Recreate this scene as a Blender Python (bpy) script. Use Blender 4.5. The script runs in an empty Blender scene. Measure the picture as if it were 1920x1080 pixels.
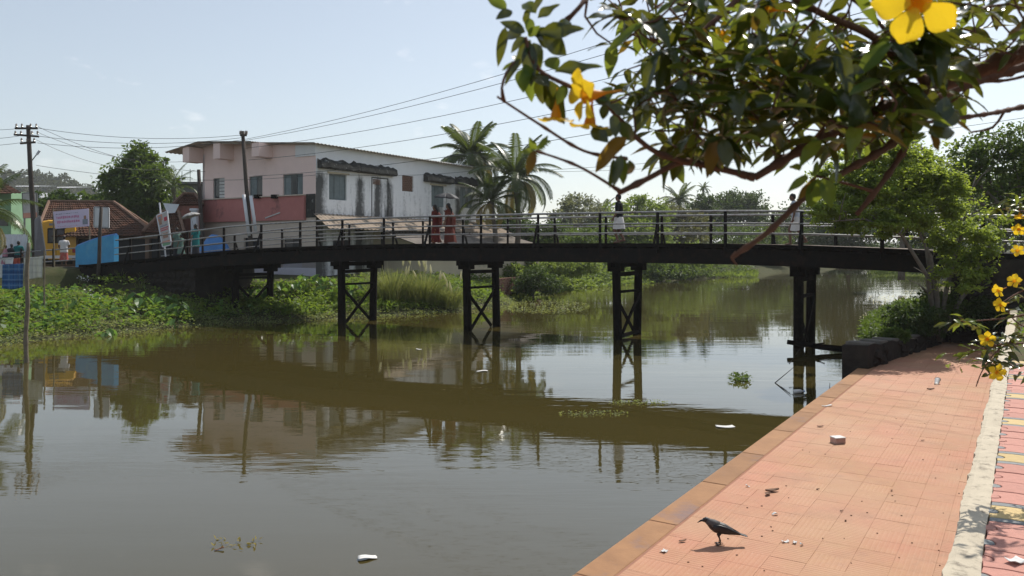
import bpy, bmesh, math, random
import numpy as np
from mathutils import Vector, Matrix, Quaternion
random.seed(7); rng = np.random.default_rng(7)
sc = bpy.context.scene
COL = sc.collection
# ------------------------------------------------------------------ camera
F, HZ, CH = 1500.0, 460.0, 3.21          # focal length in photo pixels, horizon row, eye height over the water
cam = bpy.data.cameras.new('camera'); co = bpy.data.objects.new('camera', cam); COL.objects.link(co)
co.location = (0, 0, CH); co.rotation_euler = (math.pi/2, 0, 0)
cam.sensor_width = 36; cam.lens = 36*F/1920; cam.shift_y = -(540-HZ)/1920
cam.clip_start = .05; cam.clip_end = 5000
cam.dof.use_dof = True; cam.dof.focus_distance = 26; cam.dof.aperture_fstop = 6.5
sc.camera = co
# ------------------------------------------------------------------ light
SUN_AZ, SUN_EL = math.radians(36), math.radians(50)
w = bpy.data.worlds.new('World'); sc.world = w; w.use_nodes = True
nt = w.node_tree; nt.nodes.clear()
out = nt.nodes.new('ShaderNodeOutputWorld'); bg = nt.nodes.new('ShaderNodeBackground'); bg.inputs[1].default_value = .15
sky = nt.nodes.new('ShaderNodeTexSky'); sky.sky_type = 'NISHITA'; sky.sun_disc = False
sky.sun_elevation = SUN_EL; sky.sun_rotation = SUN_AZ; sky.air_density = 1.1; sky.dust_density = .8; sky.ozone_density = 1.3; sky.altitude = 0
tc = nt.nodes.new('ShaderNodeTexCoord'); cl = nt.nodes.new('ShaderNodeTexNoise'); cl.inputs['Scale'].default_value = 12; cl.inputs['Detail'].default_value = 7
mp = nt.nodes.new('ShaderNodeMapping'); mp.inputs['Scale'].default_value = (1, 1, 2.4); mp.inputs['Location'].default_value = (.31, .12, .0)
cr = nt.nodes.new('ShaderNodeMapRange'); cr.inputs['From Min'].default_value = .64; cr.inputs['From Max'].default_value = .78; cr.inputs['To Max'].default_value = .42
mx = nt.nodes.new('ShaderNodeMix'); mx.data_type = 'RGBA'; mx.inputs['B'].default_value = (5, 4.9, 4.9, 1)
nt.links.new(tc.outputs['Generated'], mp.inputs['Vector']); nt.links.new(mp.outputs[0], cl.inputs['Vector'])
nt.links.new(cl.outputs['Fac'], cr.inputs['Value']); nt.links.new(cr.outputs[0], mx.inputs['Factor'])
hs = nt.nodes.new('ShaderNodeHueSaturation'); hs.inputs['Saturation'].default_value = .64; hs.inputs['Value'].default_value = .59; nt.links.new(sky.outputs[0], hs.inputs['Color'])
hz_ = nt.nodes.new('ShaderNodeMix'); hz_.data_type = 'RGBA'; hz_.inputs['Factor'].default_value = .33; hz_.inputs['B'].default_value = (1.45, 1.68, 1.88, 1)   # even tropical haze in the sky
nt.links.new(hs.outputs[0], hz_.inputs['A']); nt.links.new(hz_.outputs['Result'], mx.inputs['A']); nt.links.new(mx.outputs['Result'], bg.inputs[0]); nt.links.new(bg.outputs[0], out.inputs[0])
sv = Vector((math.sin(SUN_AZ)*math.cos(SUN_EL), math.cos(SUN_AZ)*math.cos(SUN_EL), math.sin(SUN_EL)))
sl = bpy.data.lights.new('sun', 'SUN'); sl.energy = 2.95; sl.angle = math.radians(.5); sl.color = (1, .95, .86)
so = bpy.data.objects.new('sun', sl); COL.objects.link(so); so.rotation_euler = (-sv).to_track_quat('-Z', 'Y').to_euler(); so.location = sv*60
sc.view_settings.view_transform = 'Standard'; sc.view_settings.look = 'None'; sc.view_settings.gamma = 1; sc.view_settings.exposure = 0.80
sc.render.engine = 'CYCLES'
sc.cycles.max_bounces = 8; sc.cycles.transparent_max_bounces = 6; sc.cycles.use_denoising = True

# ------------------------------------------------------------------ helpers
def P(px, py, d): return Vector(((px-960)/F*d, d, CH-(py-HZ)/F*d))
def PW(px, py, z=0.0):                      # point of the level plane z under a pixel
    d = F*(CH-z)/(py-HZ); return Vector(((px-960)/F*d, d, z))
RV = Vector((.541, .841, 0)); NV = Vector((.841, -.541, 0))     # along the river (away), across it (left to right)
OV = Vector((-16.6, 26, 0))
def UW(u, w, z=0): return OV + RV*u - NV*w + Vector((0, 0, z))   # w: metres inland from the left shore's base line

class MB:
    def __init__(s): s.v = []; s.f = []; s.m = []
    def add(s, vs, fs, mi=0):
        o = len(s.v); s.v += [tuple(v) for v in vs]; s.f += [tuple(i+o for i in f) for f in fs]; s.m += [mi]*len(fs)
    def box(s, c, d, rz=0, M=None, mi=0):
        x, y, z = d[0]/2, d[1]/2, d[2]/2
        vs = [Vector((a*x, b*y, e*z)) for a in (-1, 1) for b in (-1, 1) for e in (-1, 1)]
        if rz: R = Matrix.Rotation(rz, 3, 'Z'); vs = [R@v for v in vs]
        if M is not None: vs = [M@v for v in vs]
        vs = [v+Vector(c) for v in vs]
        s.add(vs, [(0,1,3,2),(4,6,7,5),(0,4,5,1),(2,3,7,6),(0,2,6,4),(1,5,7,3)], mi)
    def rbox(s, c, d, b=.02, rz=0, mi=0):          # box with chamfered vertical and top edges
        x, y, z = d[0]/2, d[1]/2, d[2]/2
        def ring(k, zz): return [Vector((sx*(x-k-(b if q else 0)), sy*(y-k-(0 if q else b)), zz)) for sx, sy, q in ((1,1,0),(1,1,1),(-1,1,1),(-1,1,0),(-1,-1,0),(-1,-1,1),(1,-1,1),(1,-1,0))]
        R = Matrix.Rotation(rz, 3, 'Z'); vs = []
        for k, zz in ((0, -z), (0, z-b), (b, z)): vs += [R@v+Vector(c) for v in ring(k, zz)]
        fs = [tuple(range(7, -1, -1)), tuple(range(16, 24))]
        for a in range(2):
            for i in range(8): j = (i+1) % 8; fs.append((a*8+i, a*8+j, a*8+8+j, a*8+8+i))
        s.add(vs, fs, mi)
    def beam(s, a, b, wx, wz, mi=0):               # rectangular bar between two points
        a, b = Vector(a), Vector(b); t = (b-a).normalized()
        up = Vector((0, 0, 1)) if abs(t.z) < .95 else Vector((0, 1, 0))
        x = t.cross(up).normalized()*wx/2; y = x.normalized().cross(t).normalized()*wz/2
        vs = [p+i*x+j*y for p in (a, b) for i, j in ((-1,-1),(1,-1),(1,1),(-1,1))]
        s.add(vs, [(0,3,2,1),(4,5,6,7),(0,1,5,4),(1,2,6,5),(2,3,7,6),(3,0,4,7)], mi)
    def tube(s, pts, rad, n=8, cap=True, mi=0):
        pts = [Vector(p) for p in pts]; k = len(pts)
        if not hasattr(rad, '__len__'): rad = [rad]*k
        vs = []; prev = None
        for i, p in enumerate(pts):
            t = (pts[min(i+1, k-1)]-pts[max(i-1, 0)]); t = t.normalized() if t.length > 1e-9 else Vector((0, 0, 1))
            if prev is None:
                up = Vector((0, 0, 1)) if abs(t.z) < .9 else Vector((1, 0, 0)); x = t.cross(up).normalized()
            else:
                x = prev-t*prev.dot(t); x = x.normalized() if x.length > 1e-6 else t.orthogonal().normalized()
            prev = x; y = t.cross(x)
            for j in range(n):
                a = 2*math.pi*j/n; vs.append(p+(x*math.cos(a)+y*math.sin(a))*rad[i])
        fs = [(i*n+j, i*n+(j+1) % n, (i+1)*n+(j+1) % n, (i+1)*n+j) for i in range(k-1) for j in range(n)]
        if cap: fs += [tuple(range(n-1, -1, -1)), tuple(range((k-1)*n, k*n))]
        s.add(vs, fs, mi)
    def loft(s, rings, n=12, cap=True, mi=0):      # rings: (centre, axis u, axis v) ellipses
        vs = []
        for c, u, v in rings:
            c, u, v = Vector(c), Vector(u), Vector(v)
            vs += [c+u*math.cos(2*math.pi*j/n)+v*math.sin(2*math.pi*j/n) for j in range(n)]
        k = len(rings)
        fs = [(i*n+j, i*n+(j+1) % n, (i+1)*n+(j+1) % n, (i+1)*n+j) for i in range(k-1) for j in range(n)]
        if cap: fs += [tuple(range(n-1, -1, -1)), tuple(range((k-1)*n, k*n))]
        s.add(vs, fs, mi)
    def ball(s, c, r, n=10, mi=0):
        c = Vector(c); r = Vector(r) if hasattr(r, '__len__') else Vector((r, r, r)); rings = []
        for i in range(1, n):
            a = math.pi*i/n; rings.append((c+Vector((0, 0, -math.cos(a)*r.z)), (r.x*math.sin(a), 0, 0), (0, r.y*math.sin(a), 0)))
        s.loft(rings, n*2 if n < 8 else 14, True, mi)
    def prism(s, poly, z0, z1, mi=0):              # polygon in x, y (counter-clockwise) between two heights
        n = len(poly); vs = [Vector((p[0], p[1], z0)) for p in poly]+[Vector((p[0], p[1], z1)) for p in poly]
        s.add(vs, [tuple(range(n-1, -1, -1)), tuple(range(n, 2*n))]+[(i, (i+1) % n, n+(i+1) % n, n+i) for i in range(n)], mi)
    def grid(s, nx, ny, fn, mi=0, flip=False):
        vs = [fn(i/(nx), j/(ny)) for j in range(ny+1) for i in range(nx+1)]; q = nx+1
        fs = [(j*q+i, j*q+i+1, (j+1)*q+i+1, (j+1)*q+i) for j in range(ny) for i in range(nx)]
        if flip: fs = [f[::-1] for f in fs]
        s.add(vs, fs, mi)
    def mesh(s, name, mats, smooth=False):
        me = bpy.data.meshes.new(name); me.from_pydata(s.v, [], s.f)
        for m in (mats if isinstance(mats, (list, tuple)) else [mats]): me.materials.append(m)
        if any(s.m): me.polygons.foreach_set('material_index', s.m)
        if smooth: me.polygons.foreach_set('use_smooth', [True]*len(me.polygons))
        me.update(); return me
    def build(s, name, mats, parent=None, smooth=False):
        return ob(name, s.mesh(name, mats, smooth), parent)
def ob(name, me, parent=None):
    o = bpy.data.objects.new(name, me); COL.objects.link(o)
    if parent is not None: o.parent = parent
    return o
def tag(o, label=None, cat=None, group=None, kind=None):
    if label: o['label'] = label
    if cat: o['category'] = cat
    if group: o['group'] = group
    if kind: o['kind'] = kind
    return o
def empty(name, loc=(0,0,0), rz=0, label=None, cat=None, group=None):
    o = bpy.data.objects.new(name, None); COL.objects.link(o); o.location = loc; o.rotation_euler = (0, 0, rz); o.empty_display_size = .1
    return tag(o, label, cat, group)
def one(fn, *a):                                   # MB with one shape
    m = MB(); getattr(m, fn)(*a); return m

# ------------------------------------------------------------------ materials
def lk(t, a, b): t.links.new(a, b)
def newmat(name):
    m = bpy.data.materials.new(name); m.use_nodes = True; t = m.node_tree; t.nodes.clear()
    o = t.nodes.new('ShaderNodeOutputMaterial'); return m, t, o
def noise(t, scale, detail=5, vec=None, rough=.6, coord='Object', mscale=None):
    n = t.nodes.new('ShaderNodeTexNoise'); n.inputs['Scale'].default_value = scale; n.inputs['Detail'].default_value = detail; n.inputs['Roughness'].default_value = rough
    if vec is None:
        c = t.nodes.new('ShaderNodeTexCoord'); vec = c.outputs[coord]
    if mscale:
        mpn = t.nodes.new('ShaderNodeMapping'); mpn.inputs['Scale'].default_value = mscale; lk(t, vec, mpn.inputs['Vector']); vec = mpn.outputs[0]
    lk(t, vec, n.inputs['Vector']); return n.outputs['Fac']
def ramp(t, fac, lo, hi, a=0., b=1.):
    r = t.nodes.new('ShaderNodeMapRange'); r.inputs['From Min'].default_value = lo; r.inputs['From Max'].default_value = hi
    r.inputs['To Min'].default_value = a; r.inputs['To Max'].default_value = b; lk(t, fac, r.inputs['Value']); return r.outputs[0]
def mixc(t, fac, a, b):
    m = t.nodes.new('ShaderNodeMix'); m.data_type = 'RGBA'
    for k, v in (('Factor', fac), ('A', a), ('B', b)):
        if isinstance(v, (tuple, list)): m.inputs[k].default_value = (*v, 1) if len(v) == 3 else v
        elif isinstance(v, (int, float)): m.inputs[k].default_value = v
        else: lk(t, v, m.inputs[k])
    return m.outputs['Result']
def math2(t, op, a, b):
    m = t.nodes.new('ShaderNodeMath'); m.operation = op
    for i, v in enumerate((a, b)):
        if isinstance(v, (int, float)): m.inputs[i].default_value = v
        else: lk(t, v, m.inputs[i])
    return m.outputs[0]
def mat(name, c1, c2=None, scale=6, rough=.8, spec=.3, bump=0, bscale=None, metal=0, dirt=None, dscale=1.3, dlo=.5, dhi=.7, vary=0, mscale=None):
    m, t, o = newmat(name); b = t.nodes.new('ShaderNodeBsdfPrincipled')
    b.inputs['Roughness'].default_value = rough; b.inputs['Specular IOR Level'].default_value = spec; b.inputs['Metallic'].default_value = metal
    col = None
    if c2 is None: c2 = tuple(x*.72 for x in c1)
    col = mixc(t, ramp(t, noise(t, scale, 6, mscale=mscale), .3, .7), c1, c2)
    if dirt: col = mixc(t, ramp(t, noise(t, dscale, 8, rough=.7), dlo, dhi), col, dirt)
    if vary:
        oi = t.nodes.new('ShaderNodeObjectInfo'); h = t.nodes.new('ShaderNodeHueSaturation'); lk(t, col, h.inputs['Color'])
        lk(t, ramp(t, oi.outputs['Random'], 0, 1, 1-vary, 1+vary), h.inputs['Value']); col = h.outputs[0]
    lk(t, col, b.inputs['Base Color'])
    if bump:
        bn = t.nodes.new('ShaderNodeBump'); bn.inputs['Strength'].default_value = bump; bn.inputs['Distance'].default_value = .02
        lk(t, noise(t, bscale or scale*4, 6), bn.inputs['Height']); lk(t, bn.outputs[0], b.inputs['Normal'])
    lk(t, b.outputs[0], o.inputs[0]); return m
def leafmat(name, c1, c2, trans=.35, tcol=None, rough=.62, spec=.22, c3=None):
    m, t, o = newmat(name); b = t.nodes.new('ShaderNodeBsdfPrincipled'); b.inputs['Roughness'].default_value = rough; b.inputs['Specular IOR Level'].default_value = spec
    g = t.nodes.new('ShaderNodeNewGeometry'); oi = t.nodes.new('ShaderNodeObjectInfo')
    f = math2(t, 'FRACT', math2(t, 'ADD', g.outputs['Random Per Island'], oi.outputs['Random']), 0)
    col = mixc(t, f, c1, c2)
    if c3: col = mixc(t, ramp(t, f, .9, .93), col, c3)
    lk(t, col, b.inputs['Base Color']); tr = t.nodes.new('ShaderNodeBsdfTranslucent')
    tc_ = tcol or tuple(min(1, x*k) for x, k in zip(c2, (2.3, 2.2, 1.0)))
    lk(t, mixc(t, .75, col, tc_), tr.inputs['Color'])
    ms = t.nodes.new('ShaderNodeMixShader'); ms.inputs[0].default_value = trans; lk(t, b.outputs[0], ms.inputs[1]); lk(t, tr.outputs[0], ms.inputs[2])
    lk(t, ms.outputs[0], o.inputs[0]); return m
M = {}
M['dark_wood'] = mat('dark_wood', (.010, .008, .007), (.006, .005, .0045), 9, .95, .06, bump=.4, dirt=(.022, .017, .013), dscale=2.2, dlo=.55, dhi=.75)
M['rust_steel'] = mat('rust_steel', (.011, .009, .008), (.007, .006, .006), 14, .8, .12, dirt=(.026, .014, .010), dscale=4)
M['rail_pipe'] = mat('rail_pipe', (.33, .33, .33), (.22, .21, .20), 8, .45, .5, metal=.35, dirt=(.13, .09, .07), dscale=5)
M['stone_dark'] = mat('stone_dark', (.045, .038, .032), (.022, .019, .017), 3, .95, .1, bump=.8, bscale=9)
M['mortar'] = mat('mortar', (.16, .145, .125), None, 6, .95, .1, bump=.5)
M['concrete'] = mat('concrete', (.33, .31, .28), (.22, .20, .18), 4, .9, .15, bump=.3, dirt=(.12, .11, .10), dscale=1.5)
M['soil'] = mat('soil', (.14, .10, .065), (.08, .06, .04), 2, .95, .1, bump=.8, bscale=12, dirt=(.07, .09, .03), dscale=.6, dlo=.45, dhi=.6)
M['bank_soil'] = mat('bank_soil', (.075, .07, .035), (.04, .05, .02), 1.5, .95, .1, bump=.9, bscale=7)
M['asphalt'] = mat('asphalt', (.11, .10, .09), (.075, .07, .062), 3, .9, .15, bump=.3)
M['coping'] = mat('coping', (.33, .175, .085), (.25, .13, .065), 3, .8, .25, bump=.25, dirt=(.20, .13, .115), dscale=.8, dlo=.56, dhi=.68, vary=.10)
M['strip'] = mat('strip', (.56, .49, .38), (.45, .39, .30), 5, .9, .2, bump=.25, bscale=60, dirt=(.20, .17, .135), dscale=9, dlo=.53, dhi=.68)
def tile_mat():
    m, t, o = newmat('red_tile'); b = t.nodes.new('ShaderNodeBsdfPrincipled'); b.inputs['Roughness'].default_value = .72; b.inputs['Specular IOR Level'].default_value = .25
    c = t.nodes.new('ShaderNodeTexCoord'); oi = t.nodes.new('ShaderNodeObjectInfo'); ge = t.nodes.new('ShaderNodeNewGeometry')
    rnd = math2(t, 'FRACT', math2(t, 'ADD', oi.outputs['Random'], ge.outputs['Random Per Island']), 0)
    pos = ge.outputs['Position']
    col = mixc(t, ramp(t, noise(t, .55, 4, pos), .38, .62), (.465, .208, .132), (.40, .215, .112))
    col = mixc(t, ramp(t, noise(t, 7, 6, pos), .35, .75, 0, .55), col, (.37, .16, .10))
    col = mixc(t, ramp(t, noise(t, .9, 6, pos, .6), .40, .70, 0, .65), col, (.44, .27, .165))
    col = mixc(t, ramp(t, noise(t, 1.7, 8, pos, .75), .52, .72, 0, .6), col, (.29, .165, .105))
    col = mixc(t, ramp(t, noise(t, 60, 3, pos), .62, .72, 0, .35), col, (.60, .42, .33))
    h = t.nodes.new('ShaderNodeHueSaturation'); lk(t, col, h.inputs['Color']); lk(t, ramp(t, rnd, 0, 1, .965, 1.03), h.inputs['Value'])
    # cast ribs: narrow grooves, turned a quarter from tile to tile
    sp = t.nodes.new('ShaderNodeSeparateXYZ'); mpn = t.nodes.new('ShaderNodeMapping'); mpn.inputs['Rotation'].default_value = (0, 0, -math.atan2(.841, .541))
    lk(t, pos, mpn.inputs['Vector']); lk(t, mpn.outputs[0], sp.inputs[0])
    ax = t.nodes.new('ShaderNodeMix'); ax.data_type = 'FLOAT'
    lk(t, math2(t, 'GREATER_THAN', rnd, .5), ax.inputs['Factor']); lk(t, sp.outputs[0], ax.inputs['A']); lk(t, sp.outputs[1], ax.inputs['B'])
    wv = math2(t, 'SINE', math2(t, 'MULTIPLY', ax.outputs['Result'], 2*math.pi/.042), 0)
    bn = t.nodes.new('ShaderNodeBump'); bn.inputs['Strength'].default_value = .2; bn.inputs['Distance'].default_value = .006
    lk(t, math2(t, 'ADD', wv, math2(t, 'MULTIPLY', noise(t, 40, 5, pos), .9)), bn.inputs['Height']); lk(t, bn.outputs[0], b.inputs['Normal'])
    col = mixc(t, ramp(t, wv, .55, 1, 0, .11), h.outputs[0], (.56, .37, .27))
    lk(t, col, b.inputs['Base Color']); lk(t, b.outputs[0], o.inputs[0]); return m
M['red_tile'] = tile_mat(); M['joint'] = mat('joint', (.36, .175, .12), (.26, .14, .095), 5, .95, .1)
for k, c in dict(pink=(.50, .235, .185), yellow=(.56, .41, .19), grey=(.235, .245, .245)).items():
    M['paver_'+k] = mat('paver_'+k, c, tuple(x*.84 for x in c), 18, .75, .25, bump=.35, bscale=60, dirt=tuple(x*.62+.03 for x in c), dscale=5, dlo=.56, dhi=.75, vary=.07)
# ---- water
def water_mat():
    m, t, o = newmat('river_water'); b = t.nodes.new('ShaderNodeBsdfPrincipled')
    g = t.nodes.new('ShaderNodeNewGeometry'); pos = g.outputs['Position']
    col = mixc(t, ramp(t, noise(t, .07, 3, pos), .35, .65), (.062, .047, .013), (.052, .044, .014))
    lk(t, col, b.inputs['Base Color']); b.inputs['Roughness'].default_value = .015; b.inputs['IOR'].default_value = 1.72; b.inputs['Specular IOR Level'].default_value = .5
    # small wind ripples in patches, long low swell everywhere
    patch = ramp(t, noise(t, .10, 3, pos, mscale=(.35, 1.5, 1)), .46, .70, .05, 1)
    r1 = noise(t, 1.0, 3, pos, mscale=(.55, 2.9, 1)); r2 = noise(t, 1.0, 2, pos, mscale=(.10, .42, 1)); r3 = noise(t, 6, 3, pos)
    hgt = math2(t, 'ADD', math2(t, 'MULTIPLY', r1, patch), math2(t, 'MULTIPLY', r2, .9))
    hgt = math2(t, 'ADD', hgt, math2(t, 'MULTIPLY', r3, .03))
    bn = t.nodes.new('ShaderNodeBump'); bn.inputs['Strength'].default_value = 1.0; bn.inputs['Distance'].default_value = .010
    lk(t, hgt, bn.inputs['Height']); lk(t, bn.outputs[0], b.inputs['Normal']); lk(t, b.outputs[0], o.inputs[0]); return m
M['water'] = water_mat()
m = MB(); m.grid(12, 12, lambda a, b: (-170+380*a, -30+290*b, 0)); tag(m.build('river_water', M['water']), kind='structure')
m = MB(); m.grid(8, 8, lambda a, b: (-2200+4400*a, -600+4600*b, -1.6)); tag(m.build('ground', M['soil']), kind='structure')
# ---- left bank: loft along the river
SHU = [-60, -25, 0, 8, 11.8, 15, 18, 23, 28, 33, 40, 51, 62, 70, 91, 120, 160]
SHW = [1.5, 1.0, 0.2, 0, -2.4, -3.8, -4.6, -4.6, -1.6, .7, 1.4, .2, -1.8, -3.0, -3.8, -7, -14]
def shore_w(u): return float(np.interp(u, SHU, SHW))
PRW = [-4, -1.2, -.2, .25, .8, 1.8, 3.4, 5.5, 8, 10.6, 11.2, 14, 22, 40, 120]
PRZ = [-1.3, -.35, -.06, .10, .30, .62, 1.0, 1.3, 1.5, 1.55, 2.08, 2.12, 2.12, 2.2, 2.6]
def vnoise(x, y):
    return math.sin(x*1.7+2.1*math.sin(y*.9))*.5+math.sin(y*2.3+1.3*math.sin(x*1.1))*.5
def bank_z(u, dw):
    z = float(np.interp(dw, PRW, PRZ))
    if u > 9 and dw > 3: z = min(z, 1.55+.0*dw) if dw < 40 else z
    if u < 20 and 0 < dw < 10.7: z *= float(np.interp(u, [5, 9, 12, 16, 20], [.66, .66+.34*min(1, max(0, dw-5)/2)*0, .45, .60, 1]))*(1-min(1, max(0, dw-4.2)/2)*(u > 8))+min(1, max(0, dw-4.2)/2)*(u > 8)
    return z + (.07*vnoise(u, dw*1.3) if -.2 < dw < 10 else 0)
def bank_pt(u, dw, dz=0):
    return UW(u, shore_w(u)+dw, bank_z(u, dw)+dz)
us = list(np.arange(-40, 60, 1.0))+list(np.arange(60, 161, 5.0)); ws = list(np.interp(np.linspace(0, 1, 46), np.linspace(0, 1, len(PRW)), PRW))
m = MB(); q = len(ws)
m.add([bank_pt(u, x) for u in us for x in ws], [(i*q+j, (i+1)*q+j, (i+1)*q+j+1, i*q+j+1) for i in range(len(us)-1) for j in range(q-1)])
lb = tag(m.build('left_bank', M['bank_soil'], smooth=True), kind='structure')
m = MB(); m.grid(30, 8, lambda a, b: UW(-40+46*a, 12.6+9*b, 2.135)); tag(m.build('road', M['asphalt']), kind='structure')
# far land behind the bend
FS = [(18, 128), (30, 119), (42, 117), (55, 114), (66, 116), (80, 112), (110, 118), (200, 130)]
m = MB()
def farz(x, y): return .8+.15*vnoise(x*.3, y*.3)
rows = []
for i in range(len(FS)-1):
    (x0, y0), (x1, y1) = FS[i], FS[i+1]
    m.add([(x0, y0-1, -.3), (x1, y1-1, -.3), (x1, y1+1.5, .5), (x0, y0+1.5, .5), (x1, 170, 1.2), (x0, 170, 1.2)], [(0, 1, 2, 3), (3, 2, 4, 5)])
tag(m.build('far_bank', M['bank_soil']), kind='structure')
m = MB(); m.grid(10, 8, lambda a, b: (-900+1900*a, 165+900*b, 1.15+6*b)); tag(m.build('far_ground', M['bank_soil']), kind='structure')
# ------------------------------------------------------------------ promenade on the right
ZP = .56
E0 = PW(1075, 1080, ZP); RZ = math.atan2(RV.y, RV.x)
prom = empty('promenade', E0, RZ); tag(prom, kind='structure')
def UVp(u, v, z=ZP): return Vector((E0.x, E0.y, 0))+RV*u+NV*v+Vector((0, 0, z))
WID = 2.74
m = MB(); m.prism([(-9, -WID-.02), (22, -WID-.02), (22, 0), (-9, 0)], -2, -.005); m.build('base_slab', M['joint'], prom)
x = -8.5; tmesh = None
T = .303; g = .0014; tb = one('rbox', (0, 0, -.02), (T-g, T-g, .04), .0007).mesh('paving_tile', M['red_tile'])
rest = MB(); cnt = 0
c0 = .30; ncol = int((WID-c0)/T+.01)
pos = []
for i in range(-6, 98):
    off = T/2 if 0 else 0
    for j in range(8):
        y = -(c0+T*(j+.5)); 
        if y-T/2 < -WID: continue
        pos.append((-7+T*i+12*.5, y))
pos = sorted(pos, key=lambda p: abs(p[0]-.6) if p[0] > -1.2 else 100+abs(p[0]))
for i, (x, y) in enumerate(pos):
    if x > 21.8: continue
    dz = random.uniform(-.0012, .0008)
    if i < 298:
        o = ob('paving_tile', tb, prom); o.location = (x, y, dz); o.rotation_euler = (random.uniform(-.004, .004), random.uniform(-.004, .004), random.uniform(-.006, .006))
    else: rest.rbox((x, y, -.02+dz), (T-g, T-g, .04), .0015)
tag(rest.build('paving_tiles', M['red_tile'], prom), kind='stuff')
for i in range(20):
    L = 1.5; o = one('rbox', (-8.2+L*i, -.15+.02, -.14), (L-.006, .30, .26), .012).build('coping_stone', M['coping'], prom); o.location.z = .011+random.uniform(-.002, .002)
# retaining wall with a cream concrete top along the land side; the tile path lies one metre higher
ZH = 1.56; VW = 2.73
rw = empty('retaining_wall', UVp(-1.1, VW, ZH), RZ, 'cream concrete wall top between the red promenade and the patterned tile path', 'wall')
m = MB(); m.prism([(-8, -.10), (19.5, -.10), (19.5, .02), (-8, .02)], -1.4, -.02); m.build('face', M['concrete'], rw)
m = MB(); N_ = 420; vs = []
for i in range(N_+1):
    x = -8+27.5*i/N_; j = .010*vnoise(x*2.3, 1)+.004*vnoise(x*9, 3)+.005*vnoise(x*31, 5)+random.uniform(-.004, .004)
    vs += [(x, .025+j, -.05), (x, .022+j, -.006), (x, -.01, .004+.0012*vnoise(x*11, 2)), (x, -.09, .005+.0012*vnoise(x*13, 4)), (x, -.128-j*.5, -.004), (x, -.130, -.05)]
m.add(vs, [(i*6+k, i*6+k+1, i*6+7+k, i*6+6+k) for i in range(N_) for k in range(5)]); m.build('capping', M['strip'], rw)
path = empty('paver_path', UVp(-1.1, VW+.132, ZH-.004), RZ); tag(path, kind='structure')
m = MB(); m.prism([(-8, -2.2), (9.0, -2.2), (9.0, .0), (-8, .0)], -1, -.06); m.build('sand_bed', M['mortar'], path)
def arc(cx, cy, r, a0, a1, n=8): return [(cx+r*math.cos(a0+(a1-a0)*i/n), cy+r*math.sin(a0+(a1-a0)*i/n)) for i in range(n+1)]
PWD, PLN = .262, .27                               # paver width across the path, length along it
def paver_poly():
    x, y, r = PLN/2-.003, PWD/2-.003, .052
    bow = .020
    p = []
    p += [(x+bow*math.sin(math.pi*i/8), -y+2*y*i/8) for i in range(9)]
    p += arc(0, y+.004, r, 0, -math.pi, 8)
    p += [(-x+bow*math.sin(math.pi*i/8)*1.0, y-2*y*i/8) for i in range(9)]
    p += arc(0, -y-.004, r, math.pi, 0, 8)
    return p
def band_poly():
    x, y, bow = .035, PWD/2-.003, .020
    return [(x+bow*math.sin(math.pi*i/8), -y+2*y*i/8) for i in range(9)]+[(-x+bow*math.sin(math.pi*i/8), y-2*y*i/8) for i in range(9)]
def bev_prism(poly, mt, name):
    c = Vector((sum(p[0] for p in poly)/len(poly), sum(p[1] for p in poly)/len(poly)))
    n = len(poly); sh = [Vector(p) for p in poly]; ins = [p+(c-p).normalized()*.004 for p in sh]
    m = MB(); m.add([(p.x, p.y, -.07) for p in sh]+[(p.x, p.y, -.006) for p in sh]+[(p.x, p.y, 0) for p in ins],
        [tuple(range(2*n, 3*n))]+[(a*n+i, a*n+(i+1) % n, a*n+n+(i+1) % n, a*n+n+i) for a in range(2) for i in range(n)])
    return m.mesh(name, mt)
pv = {k: bev_prism(paver_poly(), M['paver_'+k], 'paver') for k in ('pink', 'yellow')}
bd = bev_prism(band_poly(), M['paver_grey'], 'border_paver')
ds = {k: bev_prism(arc(0, 0, .047, 0, 2*math.pi*15/16, 15), M['paver_'+k], 'disc_paver') for k in ('grey', 'pink')}
x = -2.0; seq = ['b', 'yellow', 'b', 'pink', 'pink', 'pink', 'pink']; k = 0
while x < 8.8:
    s_ = seq[k % 7]; k += 1
    L = .074 if s_ == 'b' else PLN
    nc = 4 if x < 5 else 5
    for j in range(nc):
        y = -PWD*(j+.5)
        o = ob('border_paver' if s_ == 'b' else 'paver', bd if s_ == 'b' else pv[s_], path); o.location = (x+L/2, y, random.uniform(-.003, .002))
        if s_ != 'b':
            o = ob('disc_paver', ds['grey' if s_ == 'yellow' or k % 2 else 'pink'], path); o.location = (x+L/2, y+PWD/2, random.uniform(-.003, .002))
    x += L+.003
# right bank
def vsh(u): return float(np.interp(u, [12, 14, 17, 20, 24, 30, 200], [-.1, -.15, -.4, -.9, -1.8, -2.4, -2.6]))
RBD = [-6, -2, -.5, 0, .3, .8, 1.6, 2.6, 99]; RBZ = [-1.4, -.7, -.2, .0, .18, .4, .52, .5, .5]
m = MB(); us2 = list(np.arange(13.2, 60, .9))+list(np.arange(60, 150, 6)); q = 9
def rbp(u, j): v = vsh(u)+RBD[j] if j < 8 else 2.9; z = RBZ[j] if u > 14 or j < 3 else RBZ[j]*.3; return UVp(u, v, z+(.05*vnoise(u, v*2) if 3 < j < 7 else 0)-(.25 if j > 6 and u < 23 else 0))
m.add([rbp(u, j) for u in us2 for j in range(q)], [(i*q+j, i*q+j+1, (i+1)*q+j+1, (i+1)*q+j) for i in range(len(us2)-1) for j in range(q-1)])
tag(m.build('right_bank', M['soil'], smooth=True), kind='structure')
m = MB(); gu = list(np.arange(-9, 30, 1.0))+[40, 60, 100, 150]; gv = [2.86, 3.4, 4.2, 5.0, 6, 8, 12, 20, 40, 80]
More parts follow.
